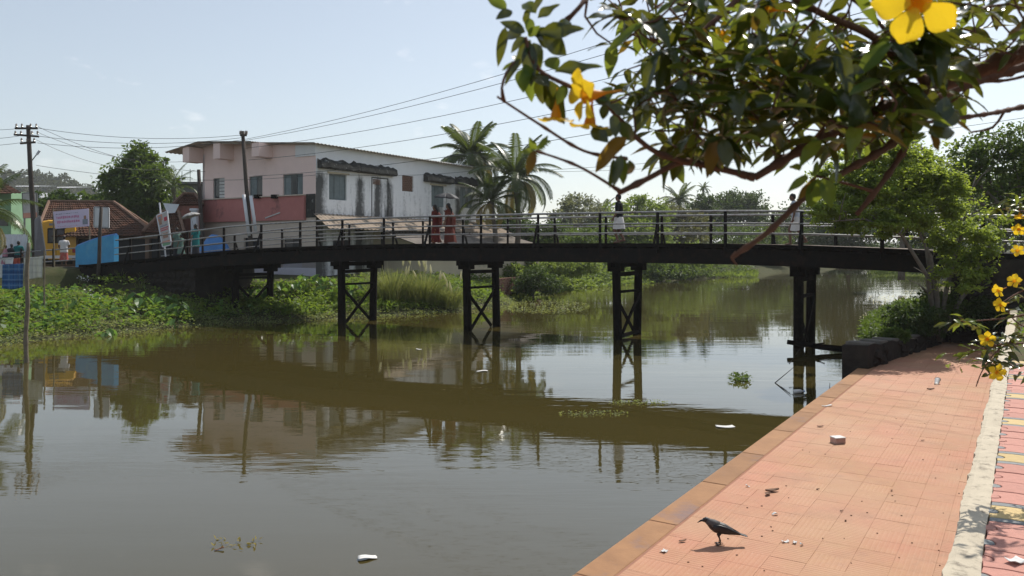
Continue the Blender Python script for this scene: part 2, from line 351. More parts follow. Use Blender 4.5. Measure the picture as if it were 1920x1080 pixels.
m.add([UVp(u, v, (1.42 if v < 5.1 and u < 8.2 else 1.50+.04*vnoise(u*1.3, v*2))+(.0 if u < 24 else 0)) for u in gu for v in gv], [(i*10+j, i*10+j+1, (i+1)*10+j+1, (i+1)*10+j) for i in range(len(gu)-1) for j in range(9)])
tag(m.build('garden_soil', M['soil'], smooth=True), kind='structure')
m = MB(); m.add([UVp(u, 2.855, z) for u in (18.3, 24, 30, 150) for z in (-1, 1.52)], [(0, 2, 3, 1), (2, 4, 5, 3), (4, 6, 7, 5)]); tag(m.build('stone_revetment', M['stone_dark']), 'dark stone revetment under the right end of the bridge', 'wall')
# low stone wall at the end of the water edge
wl = empty('stone_wall', UVp(12.9, .1, 0), 0, 'low dark stone wall at the far end of the red promenade by the water', 'wall')
a = PW(1628, 692, ZP); b = PW(1790, 633, ZP); d = (b-a).normalized(); nrm = Vector((d.y, -d.x, 0)); L = (b-a).length
def put(o, parent): o.parent = parent; o.matrix_parent_inverse = Matrix.Translation(-Vector(parent.location)) @ Matrix.Identity(4) if parent.rotation_euler.z == 0 else parent.matrix_basis.inverted(); return o
core = MB(); N_ = 18
for i in range(N_):
    s0, s1 = L*i/N_, L*(i+1)/N_; h0, h1 = .50-.30*i/N_+.03*math.sin(i*2.1), .50-.30*(i+1)/N_+.03*math.sin(i*2.1+2.1)
    vs = []
    for s_, h in ((s0, h0), (s1, h1)): vs += [a+d*s_-nrm*q_+Vector((0, 0, z)) for q_, z in ((0, -1.5), (0, h), (.55, h-.03), (.55, -1.5))]
    core.add(vs, [(0, 4, 5, 1), (1, 5, 6, 2), (2, 6, 7, 3)]+([(0, 1, 2, 3)] if i == 0 else []))
put(core.build('core', M['stone_dark']), wl)
for i in range(46):
    s_ = random.uniform(.1, L-.2); hmax = .5-.40*s_/L; z = random.uniform(-.02, max(.0, hmax)); r_ = random.uniform(.09, .17)
    mm = MB(); pts = [Vector((random.gauss(0, 1), random.gauss(0, 1), random.gauss(0, 1))).normalized() for _ in range(3)]
    mm.ball((0, 0, 0), (r_*1.3, r_*.45, r_*.8), 5)
    mm.v = [tuple(Vector(v)*(1+.18*math.sin(9*v[0]/r_+i)+.12*math.sin(7*v[2]/r_+2*i))) for v in mm.v]
    o = mm.build('stone', M['stone_dark'], None); o.location = a+d*s_+nrm*.02+Vector((0, 0, z)); o.rotation_euler = (0, random.uniform(-.4, .4), math.atan2(d.y, d.x)); put(o, wl)
for i in range(7):
    mm = MB(); mm.rbox((0, 0, 0), (.42, .5, .09), .02); o = mm.build('cap_stone', M['mortar']); o.location = a+d*(.35+i*.9)-nrm*.27+Vector((0, 0, .505-.30*(.35+i*.9)/L)); o.rotation_euler = (0, .055, math.atan2(d.y, d.x)+random.uniform(-.1, .1)); put(o, wl)
# ------------------------------------------------------------------ footbridge
def axis(k): return Vector((-11.67+5.242*k, 36.1-2.686*k, 0))
WD = Vector((.52, .854, 0)); BD = Vector((.89, -.456, 0)); HW = 1.75
def px_of(p): return 960+F*p.x/p.y
ks = np.linspace(-2.5, 6.2, 400); pxn = np.array([px_of(axis(k)-WD*HW) for k in ks]); pxa = np.array([px_of(axis(k)) for k in ks]); pxf = np.array([px_of(axis(k)+WD*HW) for k in ks])
def kn(px): return float(np.interp(px, pxn, ks))
def kf(px): return float(np.interp(px, pxf, ks))
dk = []
for px, py in [(160, 497), (217, 491), (300, 483), (420, 470.5), (490, 466), (563, 463), (642, 460.5), (720, 458.5), (800, 457.3), (1000, 456.6), (1233, 456.8), (1360, 457.6), (1503, 460.5), (1654, 466), (1850, 475), (2000, 481), (2200, 486)]:
    k = kn(px); p = axis(k)-WD*HW; dk.append((k, CH-(py-HZ)/F*p.y))
def dz(k): return float(np.interp(k, [q[0] for q in dk], [q[1] for q in dk]))
def BP(k, off, z=0): p = axis(k)+WD*off; return Vector((p.x, p.y, dz(k)+z))
fb = empty('footbridge', axis(2), 0, 'long dark arched footbridge with pipe railings crossing the river', 'bridge')
fbi = Matrix.Translation(-Vector(fb.location))
def FBp(o): o.parent = fb; o.matrix_parent_inverse = fbi; return o
K0, K1 = -1.62, 5.75
kk = np.linspace(K0, K1, 61)
def strip(prof, name, mt):                        # prof: (offset, z) closed outline swept along the bridge
    m = MB(); n = len(prof)
    for i, k in enumerate(kk): m.v += [tuple(BP(k, o_, z_)) for o_, z_ in prof]
    m.f = [(i*n+j, (i+1)*n+j, (i+1)*n+(j+1) % n, i*n+(j+1) % n) for i in range(len(kk)-1) for j in range(n)]+[tuple(range(n)), tuple(range(len(m.v)-1, len(m.v)-n-1, -1))]; m.m = [0]*len(m.f)
    return FBp(m.build(name, mt))
def rect(o0, o1, z0, z1): return [(o0, z0), (o0, z1), (o1, z1), (o1, z0)]
strip(rect(-HW+.02, HW-.02, -.07, -.012), 'deck', M['dark_wood'])
for s_ in (-1, 1): strip(rect(s_*(HW-.1)-.07, s_*(HW-.1)+.07, -.63, -.165), 'girder', M['rust_steel'])
strip(rect(-.10, .10, -.60, -.165), 'girder', M['rust_steel'])
strip(rect(-HW-.03, -HW+.02, -.105, .012), 'edge_board', M['dark_wood']); strip(rect(HW-.02, HW+.03, -.105, .012), 'edge_board', M['dark_wood'])
jm = one('box', (0, 0, -.117), (.14, 2*HW-.06, .09)).mesh('joist', M['dark_wood'])
for i, k in enumerate(np.arange(K0+.05, K1, .082)):
    o = ob('joist', jm); o.location = BP(k, 0); o.rotation_euler = (0, 0, math.atan2(WD.y, WD.x)-math.pi/2+random.uniform(-.02, .02)); FBp(o)
pkm = one('rbox', (0, 0, -.004), (.335, 2*HW-.02, .02), .004).mesh('plank', M['dark_wood'])
def planks(k0, k1):
    k = k0
    while k < k1:
        o = ob('plank', pkm); o.location = BP(k, 0, random.uniform(-.002, .006)); o.rotation_euler = (random.uniform(-.003, .003), math.atan2(dz(k-.03)-dz(k+.03), .353), math.atan2(WD.y, WD.x)-math.pi/2); FBp(o); k += .345/5.89
M['plank'] = mat('plank', (.19, .15, .12), (.11, .09, .075), 7, .85, .15, bump=.4, vary=.2); pkm.materials[0] = M['plank']
planks(K0, K1)
RH = 1.02
def railing(off, pxs, kfun, label):
    rl = MB(); root = ob('railing', None); FBp(root)
    ksr = [kfun(px) for px in pxs]
    for i, k in enumerate(ksr):
        p = BP(k, off); m = MB(); m.beam(p+Vector((0, 0, -.3)), p+Vector((0, 0, RH-.01)), .085, .085); FBp2(m.build('post', M['rust_steel']), root)
        if i % 2 == 0:
            s_ = -1 if off < 0 else 1
            m = MB(); m.beam(p+Vector((0, 0, .74)), p+WD*(.36*s_)+Vector((0, 0, -.12)), .06, .06); FBp2(m.build('brace', M['rust_steel']), root)
    kr = np.linspace(kfun(217) if off < 0 else K0+.2, K1, 70)
    for h, r_ in ((RH, .035), (.65, .024), (.345, .024)):
        m = MB(); m.tube([BP(k, off-(.055 if off < 0 else -.055)*(h < 1), h) for k in kr], r_, 8); FBp2(m.build('rail', M['rail_pipe'], smooth=True), root)
def FBp2(o, root): o.parent = root; return o
railing(-HW, [245, 298, 352, 420, 490, 563, 642, 720, 806, 902, 1009, 1125, 1233, 1360, 1503, 1654, 1830, 2030], kn, 'near')
railing(HW, [320, 380, 440, 529, 594, 655, 737, 793, 868, 952, 1040, 1136, 1241, 1333, 1449, 1567, 1700, 1843, 1990], kf, 'far')
for k in range(0, 5):
    pr = ob('pier', None); FBp(pr); zt = dz(k)-.63
    th = .28
    for s_ in (-1, 1):
        c = axis(k)+WD*s_
        m = MB(); lean = random.uniform(-.03, .03)
        m.loft([((c.x+lean*(zt-z), c.y, z), BD*th/2*1.1*f, WD*th/2*1.1*f) for z, f in ((-1.4, 1), (.0, 1.02), (1.0, .98), (zt-.30, .97))], 8); FBp2(m.build('column', M['dark_wood']), pr)
        m = MB(); m.box((c.x, c.y, zt-.16), (.46, .44, .32), math.atan2(BD.y, BD.x)); FBp2(m.build('corbel', M['dark_wood']), pr)
    a_, b_ = axis(k)-WD, axis(k)+WD
    def zz(p, z): return Vector((p.x, p.y, z))
    for z, h_, ext in ((zt-.09, .17, .55), (zt-.42, .13, 0), (1.62 if k else 1.75, .08, 0)):
        m = MB(); m.beam(zz(a_-WD*ext, z), zz(b_+WD*ext, z+random.uniform(-.03, .03)), .15, h_); FBp2(m.build('cross_beam', M['dark_wood']), pr)
    for q_, (z0, z1) in ((-.09, (1.5, .05)), (.09, (.05, 1.5))):
        m = MB(); m.beam(zz(a_+WD*.14+BD*q_, z0), zz(b_-WD*.14+BD*q_, z1), .06, .11); FBp2(m.build('brace', M['dark_wood']), pr)
    if k == 3: m = MB(); m.beam(zz(a_, .08), zz(b_, .12), .12, .1); FBp2(m.build('cross_beam', M['dark_wood']), pr)
# abutments
def abutment(k0, k1, hw, label, name='stone_abutment'):
    e = empty(name, axis((k0+k1)/2), 0, label, 'abutment'); inv = Matrix.Translation(-Vector(e.location))
    A, B, C_, D_ = axis(k0)-WD*hw, axis(k1)-WD*hw, axis(k1)+WD*hw, axis(k0)+WD*hw
    m = MB(); vs = [(p.x, p.y, z) for p, z in ((A, -1), (B, -1), (C_, -1), (D_, -1), (A, dz(k0)-.18), (B, dz(k1)-.18), (C_, dz(k1)-.18), (D_, dz(k0)-.18))]
    m.add(vs, [(0, 1, 5, 4), (1, 2, 6, 5), (2, 3, 7, 6), (3, 0, 4, 7), (4, 5, 6, 7)]); o = m.build('core', M['stone_dark']); o.parent = e; o.matrix_parent_inverse = inv
    n = int((k1-k0)*5.9/.38); nr = 6
    for i in range(n):
        for j in range(nr):
            k = k0+(k1-k0)*(i+.5+(.5 if j % 2 else 0)*.9)/n
            if k > k1-.02: continue
            p = axis(k)-WD*(hw+.0); z = .5+j*.33; 
            if z > dz(k)-.3: continue
            mm = MB(); mm.ball((0, 0, 0), (.19, .09, .15), 5); mm.v = [tuple(Vector(v)*(1+.12*math.sin(31*v[0]+i*2)+.12*math.sin(27*v[2]+3*j+i))) for v in mm.v]
            o = mm.build('stone', M['stone_dark']); o.location = (p.x, p.y, z+random.uniform(-.03, .03)); o.rotation_euler = (0, random.uniform(-.3, .3), math.atan2(BD.y, BD.x)); o.parent = e; o.matrix_parent_inverse = inv
    return e
abutment(-1.75, -.30, 1.6, 'dark rough stone abutment under the left end of the footbridge')
abutment(4.70, 6.2, 1.9, 'dark shaded stone abutment under the right end of the footbridge')
# ------------------------------------------------------------------ two-storey house
def wall_mat():
    m, t, o = newmat('stained_white'); b = t.nodes.new('ShaderNodeBsdfPrincipled'); b.inputs['Roughness'].default_value = .9; b.inputs['Specular IOR Level'].default_value = .15
    c = t.nodes.new('ShaderNodeTexCoord'); ob_ = c.outputs['Object']
    col = mixc(t, ramp(t, noise(t, 1.2, 5, ob_), .35, .65), (.85, .85, .85), (.79, .79, .79))
    # vertical mould runs below the hoods, by the corner and beside the windows
    sp = t.nodes.new('ShaderNodeSeparateXYZ'); lk(t, ob_, sp.inputs[0]); x, z = sp.outputs[0], sp.outputs[2]
    run = noise(t, 1, 6, ob_, .65, mscale=(2.6, 2.6, .38)); fine = noise(t, 5, 8, ob_, .75)
    def near(v, c_, w_): return ramp(t, math2(t, 'ABSOLUTE', math2(t, 'SUBTRACT', v, c_), 0), 0, w_, 1, 0)
    boost = near(x, .2, .7)
    for c_, w_ in ((3.45, .55), (6.0, .5), (10.9, .6), (13.1, .5), (5.0, .5)): boost = math2(t, 'MAXIMUM', boost, near(x, c_, w_))
    low = ramp(t, z, 7.6, 6.9, 0, 1); bot = ramp(t, z, 5.6, 4.9, 0, .5)
    f = math2(t, 'MULTIPLY', math2(t, 'MULTIPLY', boost, low), .34)
    f = math2(t, 'ADD', math2(t, 'ADD', math2(t, 'MULTIPLY', run, .62), math2(t, 'MULTIPLY', fine, .40)), f)
    f = math2(t, 'ADD', f, math2(t, 'MULTIPLY', math2(t, 'MULTIPLY', low, .11), 1)); f = math2(t, 'ADD', f, math2(t, 'MULTIPLY', bot, .16))
    col = mixc(t, ramp(t, f, .64, .88, 0, .93), col, (.055, .055, .052))
    lk(t, col, b.inputs['Base Color']); lk(t, b.outputs[0], o.inputs[0]); return m
M['stain_white'] = wall_mat()
M['pink_wall'] = mat('pink_wall', (.84, .655, .60), (.79, .615, .565), 1.5, .9, .15, dirt=(.42, .34, .32), dscale=.8, dlo=.62, dhi=.8)
M['white_panel'] = mat('white_panel', (.76, .76, .76), (.70, .70, .70), 1.5, .9, .15)
M['red_band'] = mat('red_band', (.50, .20, .18), (.44, .17, .155), 2, .85, .2, dirt=(.10, .065, .06), dscale=.55, dlo=.58, dhi=.72)
M['cream_wall'] = mat('cream_wall', (.62, .53, .44), (.56, .47, .39), 1.5, .9, .15, dirt=(.30, .26, .22), dscale=.7, dlo=.6, dhi=.8)
M['yellow_wall'] = mat('yellow_wall', (.56, .49, .35), (.50, .43, .31), 1.2, .9, .15, dirt=(.28, .25, .19), dscale=.9, dlo=.6, dhi=.8)
M['lilac_wall'] = mat('lilac_wall', (.64, .62, .68), (.58, .56, .62), 1.2, .9, .15, dirt=(.27, .26, .28), dscale=.9, dlo=.6, dhi=.8)
M['mould'] = mat('mould', (.07, .07, .066), (.025, .025, .024), 4, .95, .1, bump=.8, bscale=15, dirt=(.40, .40, .39), dscale=3, dlo=.58, dhi=.72)
M['shutter'] = mat('shutter', (.20, .24, .245), (.14, .17, .175), 3, .6, .3, vary=.2)
M['shutter_white'] = mat('shutter_white', (.62, .62, .60), None, 3, .7, .3)
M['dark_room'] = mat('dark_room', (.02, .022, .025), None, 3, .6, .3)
M['glass_dark'] = mat('glass_dark', (.035, .04, .045), (.02, .024, .028), 2, .12, .5)
M['jali'] = mat('jali', (.27, .165, .12), (.20, .12, .09), 8, .9, .1)
M['asbestos'] = mat('asbestos', (.36, .29, .225), (.25, .20, .16), 1.6, .95, .1, bump=.3, dirt=(.055, .055, .052), dscale=.8, dlo=.52, dhi=.60)
M['roof_grey'] = mat('roof_grey', (.26, .225, .195), (.19, .165, .145), 2, .9, .15, dirt=(.10, .09, .08), dscale=1.1)
M['sheet'] = mat('sheet', (.52, .47, .41), (.42, .38, .33), 2, .7, .3, dirt=(.12, .10, .09), dscale=1.2)
HX, HY = -10.79, 44.0
house = empty('two_storey_house', (HX, HY, 0), RZ, 'pink and mould-stained white two-storey house beyond the footbridge', 'house')
def RFt(px): m_ = (px-960)/F; return (HY*m_-HX)/(.541-.841*m_)
def RFz(px, py): return CH+(HZ-py)/F*(HY+.841*RFt(px))
def LFs(px): m_ = (px-960)/F; return (HY*m_-HX)/(-.841-.541*m_)
def LFz(px, py): return CH+(HZ-py)/F*(HY+.541*LFs(px))
def wall(mb, o, ax, L, z0, z1, openings, nrm, depth=.18, a0=0):
    """front sheet with real openings: o + ax*t, reveal going inwards"""
    xs = sorted({a0, L, *[q for w_ in openings for q in w_[:2]]}); zs = sorted({z0, z1, *[q for w_ in openings for q in w_[2:4]]})
    def pt(t, z, d=0): return Vector(o)+Vector(ax)*t+Vector((0, 0, z))-Vector(nrm)*d
    for i in range(len(xs)-1):
        for j in range(len(zs)-1):
            cx, cz = (xs[i]+xs[i+1])/2, (zs[j]+zs[j+1])/2
            if any(w_[0] < cx < w_[1] and w_[2] < cz < w_[3] for w_ in openings): continue
            mb.add([pt(xs[i], zs[j]), pt(xs[i+1], zs[j]), pt(xs[i+1], zs[j+1]), pt(xs[i], zs[j+1])], [(0, 1, 2, 3)])
    for a_, b_, c_, d_ in openings:
        q = [(a_, c_), (b_, c_), (b_, d_), (a_, d_)]
        for k in range(4):
            p0, p1 = q[k], q[(k+1) % 4]; mb.add([pt(*p0), pt(*p1), pt(*p1, depth), pt(*p0, depth)], [(0, 1, 2, 3)])
AX, AY, AZ = Vector((1, 0, 0)), Vector((0, 1, 0)), Vector((0, 0, 1))
ZT = 8.75; TL, SL = 15.9, 9.85
def rfo(x0, x1, y0, y1): return (RFt(x0), RFt(x1), RFz((x0+x1)/2, y1), RFz((x0+x1)/2, y0))
def lfo(x0, x1, y0, y1): return (LFs(x1), LFs(x0), LFz((x0+x1)/2, y1), LFz((x0+x1)/2, y0))
rwin = dict(A=rfo(617, 650, 327, 375), J=rfo(754, 775, 329.5, 359), C=rfo(809, 833, 348, 388), D=rfo(863, 886, 351, 390))
m = MB(); wall(m, (0, 0, 0), AX, TL, 1.2, ZT+.05, list(rwin.values()), -AY); m.build('wall', M['stain_white'], house)
lwin = dict(a=lfo(399.5, 421, 334, 377.5), b=lfo(467, 492, 330.5, 375), c=lfo(530.5, 568, 326.5, 373))
ldoor = [lfo(457, 487, 446, 500), lfo(531, 566, 446, 490)]
zred0, zred1 = 4.62, 5.98
m = MB(); wall(m, (0, 0, 0), AY, SL, zred1, ZT+.05, list(lwin.values()), -AX); m.add([(0, 0, ZT+.05), (0, SL, ZT+.05), (0, SL, ZT+.50), (0, 8.7, ZT+.62), (0, .3, ZT+.06)], [(0, 1, 2, 3, 4)]); m.build('wall', M['pink_wall'], house)
m = MB(); wall(m, (0, 0, 0), AY, SL, 2.35, zred1, ldoor, -AX); m.build('wall', M['cream_wall'], house)
m = MB(); wall(m, (0, 0, 0), AY, SL, .2, 2.35, [], -AX); m.build('plinth', M['lilac_wall'], house)
m = MB(); m.box((TL/2, SL-.1, 5), (TL, .2, 7.6)); m.box((TL-.1, SL/2-.11, 5), (.2, SL-.24, 7.6)); m.build('wall', M['white_panel'], house)
m = MB(); s0, s1 = .75, SL+.02
m.box((-.09, (s0+s1)/2, (zred0+zred1)/2), (.18, s1-s0, zred1-zred0)); m.build('parapet', M['red_band'], house)
m = MB(); m.box((-.12, (s0+s1)/2, zred1+.03), (.30, s1-s0+.04, .06)); m.build('parapet_cap', M['cream_wall'], house)
m = MB(); m.box((-.02, .37, (zred0+zred1)/2+.1), (.05, .70, 1.3)); m.build('corner_patch', M['mould'], house)
fz = 8.15; m = MB(); m.box((-.03, .76, (fz+ZT)/2+.03), (.06, 1.60, ZT-fz+.06)); m.build('fascia_panel', M['white_panel'], house)
def window(parent, o, plane, panes, mts, frame=M['shutter'], depth=.17):
    a_, b_, c_, d_ = o; wdt = b_-a_
    def bx(t0, t1, z0, z1, dp, th, mt, name, par):
        m = MB(); ctr = (( (t0+t1)/2, dp, (z0+z1)/2), (t1-t0, th, z1-z0)) if plane == 'R' else ((dp, (t0+t1)/2, (z0+z1)/2), (th, t1-t0, z1-z0))
        m.box(*ctr); return m.build(name, mt, par)
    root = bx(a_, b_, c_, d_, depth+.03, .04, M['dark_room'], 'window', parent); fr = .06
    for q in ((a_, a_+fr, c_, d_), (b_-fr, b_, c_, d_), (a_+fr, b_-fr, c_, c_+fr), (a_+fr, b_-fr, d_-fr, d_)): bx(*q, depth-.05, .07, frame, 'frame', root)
    for i in range(panes):
        t0 = a_+fr+(wdt-2*fr)*i/panes+.012; t1 = a_+fr+(wdt-2*fr)*(i+1)/panes-.012
        mt = mts[i % len(mts)]
        if mt == 'louvre':
            n = 7; h = (d_-c_-2*fr)/n
            for k in range(n): bx(t0, t1, c_+fr+k*h+.02, c_+fr+(k+1)*h-.03, depth-.06+.012*(k % 2), .03, M['shutter_white'], 'slat', root)
        else: bx(t0, t1, c_+fr+.01, d_-fr-.01, depth-.045-.012*(i % 2), .03, M[mt], 'pane', root)
    return root
window(house, rwin['A'], 'R', 3, ['shutter']); window(house, rwin['C'], 'R', 3, ['shutter']); window(house, rwin['D'], 'R', 4, ['shutter', 'shutter', 'glass_dark', 'shutter'])
window(house, lwin['a'], 'L', 2, ['glass_dark', 'glass_dark']); window(house, lwin['b'], 'L', 2, ['glass_dark', 'shutter']); window(house, lwin['c'], 'L', 3, ['shutter', 'glass_dark', 'shutter'])
a_, b_, c_, d_ = lwin['a']
for k in range(7): h = (d_-c_)/7; one('box', (.06, a_+.28, c_+h*(k+.5)), (.02, .52, h*.8)).build('slat', M['shutter_white'], house)
for dd in ldoor:
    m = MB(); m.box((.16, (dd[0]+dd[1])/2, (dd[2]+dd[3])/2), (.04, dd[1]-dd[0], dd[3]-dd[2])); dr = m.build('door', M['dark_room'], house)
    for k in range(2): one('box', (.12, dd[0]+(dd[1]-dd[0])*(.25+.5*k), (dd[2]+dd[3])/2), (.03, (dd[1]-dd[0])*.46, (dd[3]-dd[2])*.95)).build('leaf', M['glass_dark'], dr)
# open white shutter, lattice, blocked door
m = MB(); t0, t1 = RFt(886.5), RFt(898); z0, z1 = RFz(890, 391), RFz(890, 354); m.box(((t0+t1)/2, -.10, (z0+z1)/2), (t1-t0, .04, z1-z0)); m.build('shutter', M['shutter_white'], house)
a_, b_, c_, d_ = rwin['J']; m = MB(); m.box(((a_+b_)/2, .17, (c_+d_)/2), (b_-a_, .03, d_-c_)); jl = m.build('lattice_window', M['dark_room'], house)
n = 6
m = MB()
for i in range(-n, n+1):
    for sg in (1, -1):
        x0 = (a_+b_)/2+i*(b_-a_)/n; pts = []
        hh = (d_-c_)/2; ww = (b_-a_)/2; cx, cz = (a_+b_)/2, (c_+d_)/2
        lo = max(-hh, (-ww-(x0-cx))/(.8) if sg > 0 else -(ww-(x0-cx))/(.8) if 0 else -hh)
        p = [Vector((x0+sg*s*.8, .10, cz+s)) for s in np.linspace(-hh, hh, 30) if abs(x0+sg*s*.8-cx) <= ww]
        if len(p) > 1: m.beam(p[0], p[-1], .05, .055)
m.build('lattice', M['jali'], jl)
bdx = (RFt(697), RFt(727), 4.95, RFz(712, 335)); m = MB(); 
for x_ in bdx[:2]: m.box((x_, -.012, (bdx[2]+bdx[3])/2), (.05, .024, bdx[3]-bdx[2]))
m.box((sum(bdx[:2])/2, -.012, bdx[3]+.03), (bdx[1]-bdx[0]+.05, .024, .06)); m.build('blocked_doorway', M['mould'], house)
m = MB(); vx0, vx1 = RFt(699), RFt(712); vz0, vz1 = RFz(705, 346), RFz(705, 336)
for k in range(4): m.box(((vx0+vx1)/2, -.03, vz0+(vz1-vz0)*(k+.5)/4), (vx1-vx0, .04, (vz1-vz0)/4*.6))
m.build('vent', M['jali'], house)
for x0, x1, y0 in ((614, 654, 326), (806, 836, 347.5)): t0, t1 = RFt(x0), RFt(x1); one('box', ((t0+t1)/2, -.03, RFz((x0+x1)/2, y0)+.03), (t1-t0, .06, .10)).build('lintel', M['yellow_wall'], house)
# projecting rain hoods with mouldy tops
for x0, x1, y0, y1 in ((595, 668, 310, 320), (669, 737, 316, 331), (794, 845, 334, 345), (853, 901, 340, 349)):
    t0, t1 = RFt(x0), RFt(x1); z = RFz((x0+x1)/2, (y0+y1)/2)
    m = MB(); N_ = 14
    vs = []
    for i in range(N_+1):
        t = t0+(t1-t0)*i/N_; dz_ = .05*vnoise(t*5, 1)+random.uniform(-.03, .03)
        vs += [(t, -.004, z-.12), (t, -.004, z+.42+dz_*1.6), (t, -.34, z+.24+dz_*1.2), (t, -.40, z-.06+dz_*.5), (t, -.30, z-.12)]
    m.add(vs, [(i*5+k, i*5+(k+1) % 5, i*5+5+(k+1) % 5, i*5+5+k) for i in range(N_) for k in range(5)]+[(0, 1, 2, 3, 4), tuple(range(N_*5+4, N_*5-1, -1))])
    m.build('rain_hood', M['mould'], house)
# roof: corrugated sheets, mono-pitch with a drooping overhang at the far left
def corr(mb, p00, p10, p01, p11, nx, amp, th=.02, along=1):
    p00, p10, p01, p11 = map(Vector, (p00, p10, p01, p11)); nrm = (p10-p00).cross(p01-p00).normalized()
    def fn(a, b):
        p = p00.lerp(p10, a).lerp(p01.lerp(p11, a), b); return p+nrm*amp*math.cos(math.pi*a*nx)
    mb.grid(nx, 2, fn); mb.grid(nx, 2, lambda a, b: fn(a, b)-nrm*th, flip=True)
rf = MB(); corr(rf, (-.50, -.40, ZT+.03), (TL+.4, -.40, ZT-.10), (-.50, 8.7, ZT+.66), (TL+.4, 8.7, ZT+.56), 120, .025); rf.build('roof_sheet', M['sheet'], house)
rf = MB(); corr(rf, (-1.15, 8.7, ZT+.65), (TL+.4, 8.7, ZT+.55), (-1.15, 12.0, ZT+.22), (TL+.4, 12.0, ZT+.05), 120, .025); rf.build('roof_sheet', M['sheet'], house)
m = MB(); corr(m, (-1.15, 4.0, ZT+.34), (-.45, 4.0, ZT+.36), (-1.15, 8.7, ZT+.65), (-.45, 8.7, ZT+.66), 8, .02); m.build('roof_sheet', M['sheet'], house)
for x0, x1, y0, y1 in ((352, 383, 284, 307), (407, 441, 271, 301), (480, 514, 270, 297)):
    sa, sb = LFs(x1), LFs(x0); zc = LFz((x0+x1)/2, y1); zt_ = ZT+.02+.07*min(8.4, sa)-(0 if sa < 8.4 else (sa-8.4)*.13)
    m = MB(); m.box((-.50, sa+.42, (zc+zt_)/2), (.98, .62, zt_-zc)); m.build('bracket_beam', M['pink_wall'], house)
m = MB(); m.beam((-.9, 4.2, ZT+.28), (-.9, 8.7, ZT+.58), .06, .06); m.build('purlin', M['sheet'], house)
# lean-to roofs on the river side
lt = MB(); corr(lt, (-1.0, -2.0, 4.12), (TL+1.2, -2.0, 4.0), (-.25, -.02, 4.98), (TL+.8, -.02, 4.86), 110, .025); lt.build('lean_to_roof', M['asbestos'], house)
lt = MB(); corr(lt, (4.4, -4.6, 2.95), (TL+2.2, -4.6, 2.95), (3.6, -1.6, 3.98), (TL+1.2, -1.6, 3.9), 90, .025); lt.build('lean_to_roof', M['roof_grey'], house)
m = MB(); wall(m, (4.6, -4.0, 0), AX, TL-3.2, 1.0, 3.12, [], -AY); m.build('annexe_wall', M['yellow_wall'], house)
m = MB(); m.add([(4.6, -4.0, 1), (4.6, -.01, 1), (4.6, -.01, 4.3), (4.6, -1.7, 3.9), (4.6, -4.0, 3.1)], [(0, 4, 3, 2, 1)]); m.build('annexe_wall', M['yellow_wall'], house)
m = MB(); m.add([(TL+1.4, -4.0, 1), (TL+1.4, -.01, 1), (TL+1.4, -.01, 4.3), (TL+1.4, -1.7, 3.8), (TL+1.4, -4.0, 3.0)], [(0, 1, 2, 3, 4)]); m.build('annexe_wall', M['yellow_wall'], house)
for x_ in (.3, 3.4): one('beam', (x_, -1.8, 1.2), (x_, -1.8, 4.15), .12, .12).build('post', M['dark_wood'], house)
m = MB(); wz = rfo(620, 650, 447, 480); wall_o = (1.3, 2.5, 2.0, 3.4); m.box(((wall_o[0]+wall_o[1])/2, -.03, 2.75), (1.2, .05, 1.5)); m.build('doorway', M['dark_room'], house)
for px in (490, 522): one('box', (-.25, LFs(px), LFz(px, 369)), (.3, .35, .22)).build('ledge_bracket', M['dark_wood'], house)
m = MB(); m.beam((-.2, LFs(503), LFz(503, 409)), (-.2, LFs(530), LFz(530, 399)), .06, .06); m.build('tube_lamp', M['shutter_white'], house)
# ------------------------------------------------------------------ vegetation
L_ = {}
L_['dark'] = leafmat('leaf_dark', (.024, .046, .014), (.052, .086, .022), .28)
L_['olive_dark'] = leafmat('leaf_olive_dark', (.026, .036, .012), (.05, .060, .018), .2, rough=.9, spec=.03)
L_['mid'] = leafmat('leaf_mid', (.04, .075, .018), (.085, .13, .03), .35)
L_['light'] = leafmat('leaf_light', (.075, .125, .032), (.14, .19, .052), .42)
L_['olive'] = leafmat('leaf_olive', (.065, .075, .035), (.11, .115, .055), .3)
L_['grey'] = leafmat('leaf_grey', (.09, .105, .075), (.14, .155, .11), .3)
L_['weed'] = leafmat('leaf_weed', (.07, .125, .025), (.135, .20, .04), .40, c3=(.17, .16, .06))
L_['weed_pale'] = leafmat('leaf_weed_pale', (.11, .15, .06), (.18, .21, .10), .38, c3=(.25, .22, .14))
L_['taro'] = leafmat('leaf_taro', (.05, .115, .03), (.10, .18, .05), .42, rough=.35)
L_['grass'] = leafmat('leaf_grass', (.085, .12, .045), (.165, .185, .085), .40, c3=(.27, .24, .14))
L_['palm'] = leafmat('leaf_palm', (.03, .05, .014), (.065, .09, .024), .28, rough=.35)
L_['palm_dry'] = leafmat('leaf_palm_dry', (.17, .15, .05), (.26, .21, .08), .35)
L_['plume'] = leafmat('plume', (.55, .50, .44), (.66, .61, .55), .45)
M['bark'] = mat('bark', (.10, .08, .06), (.055, .045, .035), 6, .95, .1, bump=.7)
M['bark_pale'] = mat('bark_pale', (.20, .18, .155), (.12, .105, .09), 6, .95, .1, bump=.5)
M['palm_bark'] = mat('palm_bark', (.15, .125, .10), (.08, .068, .055), 5, .95, .1, bump=.7)

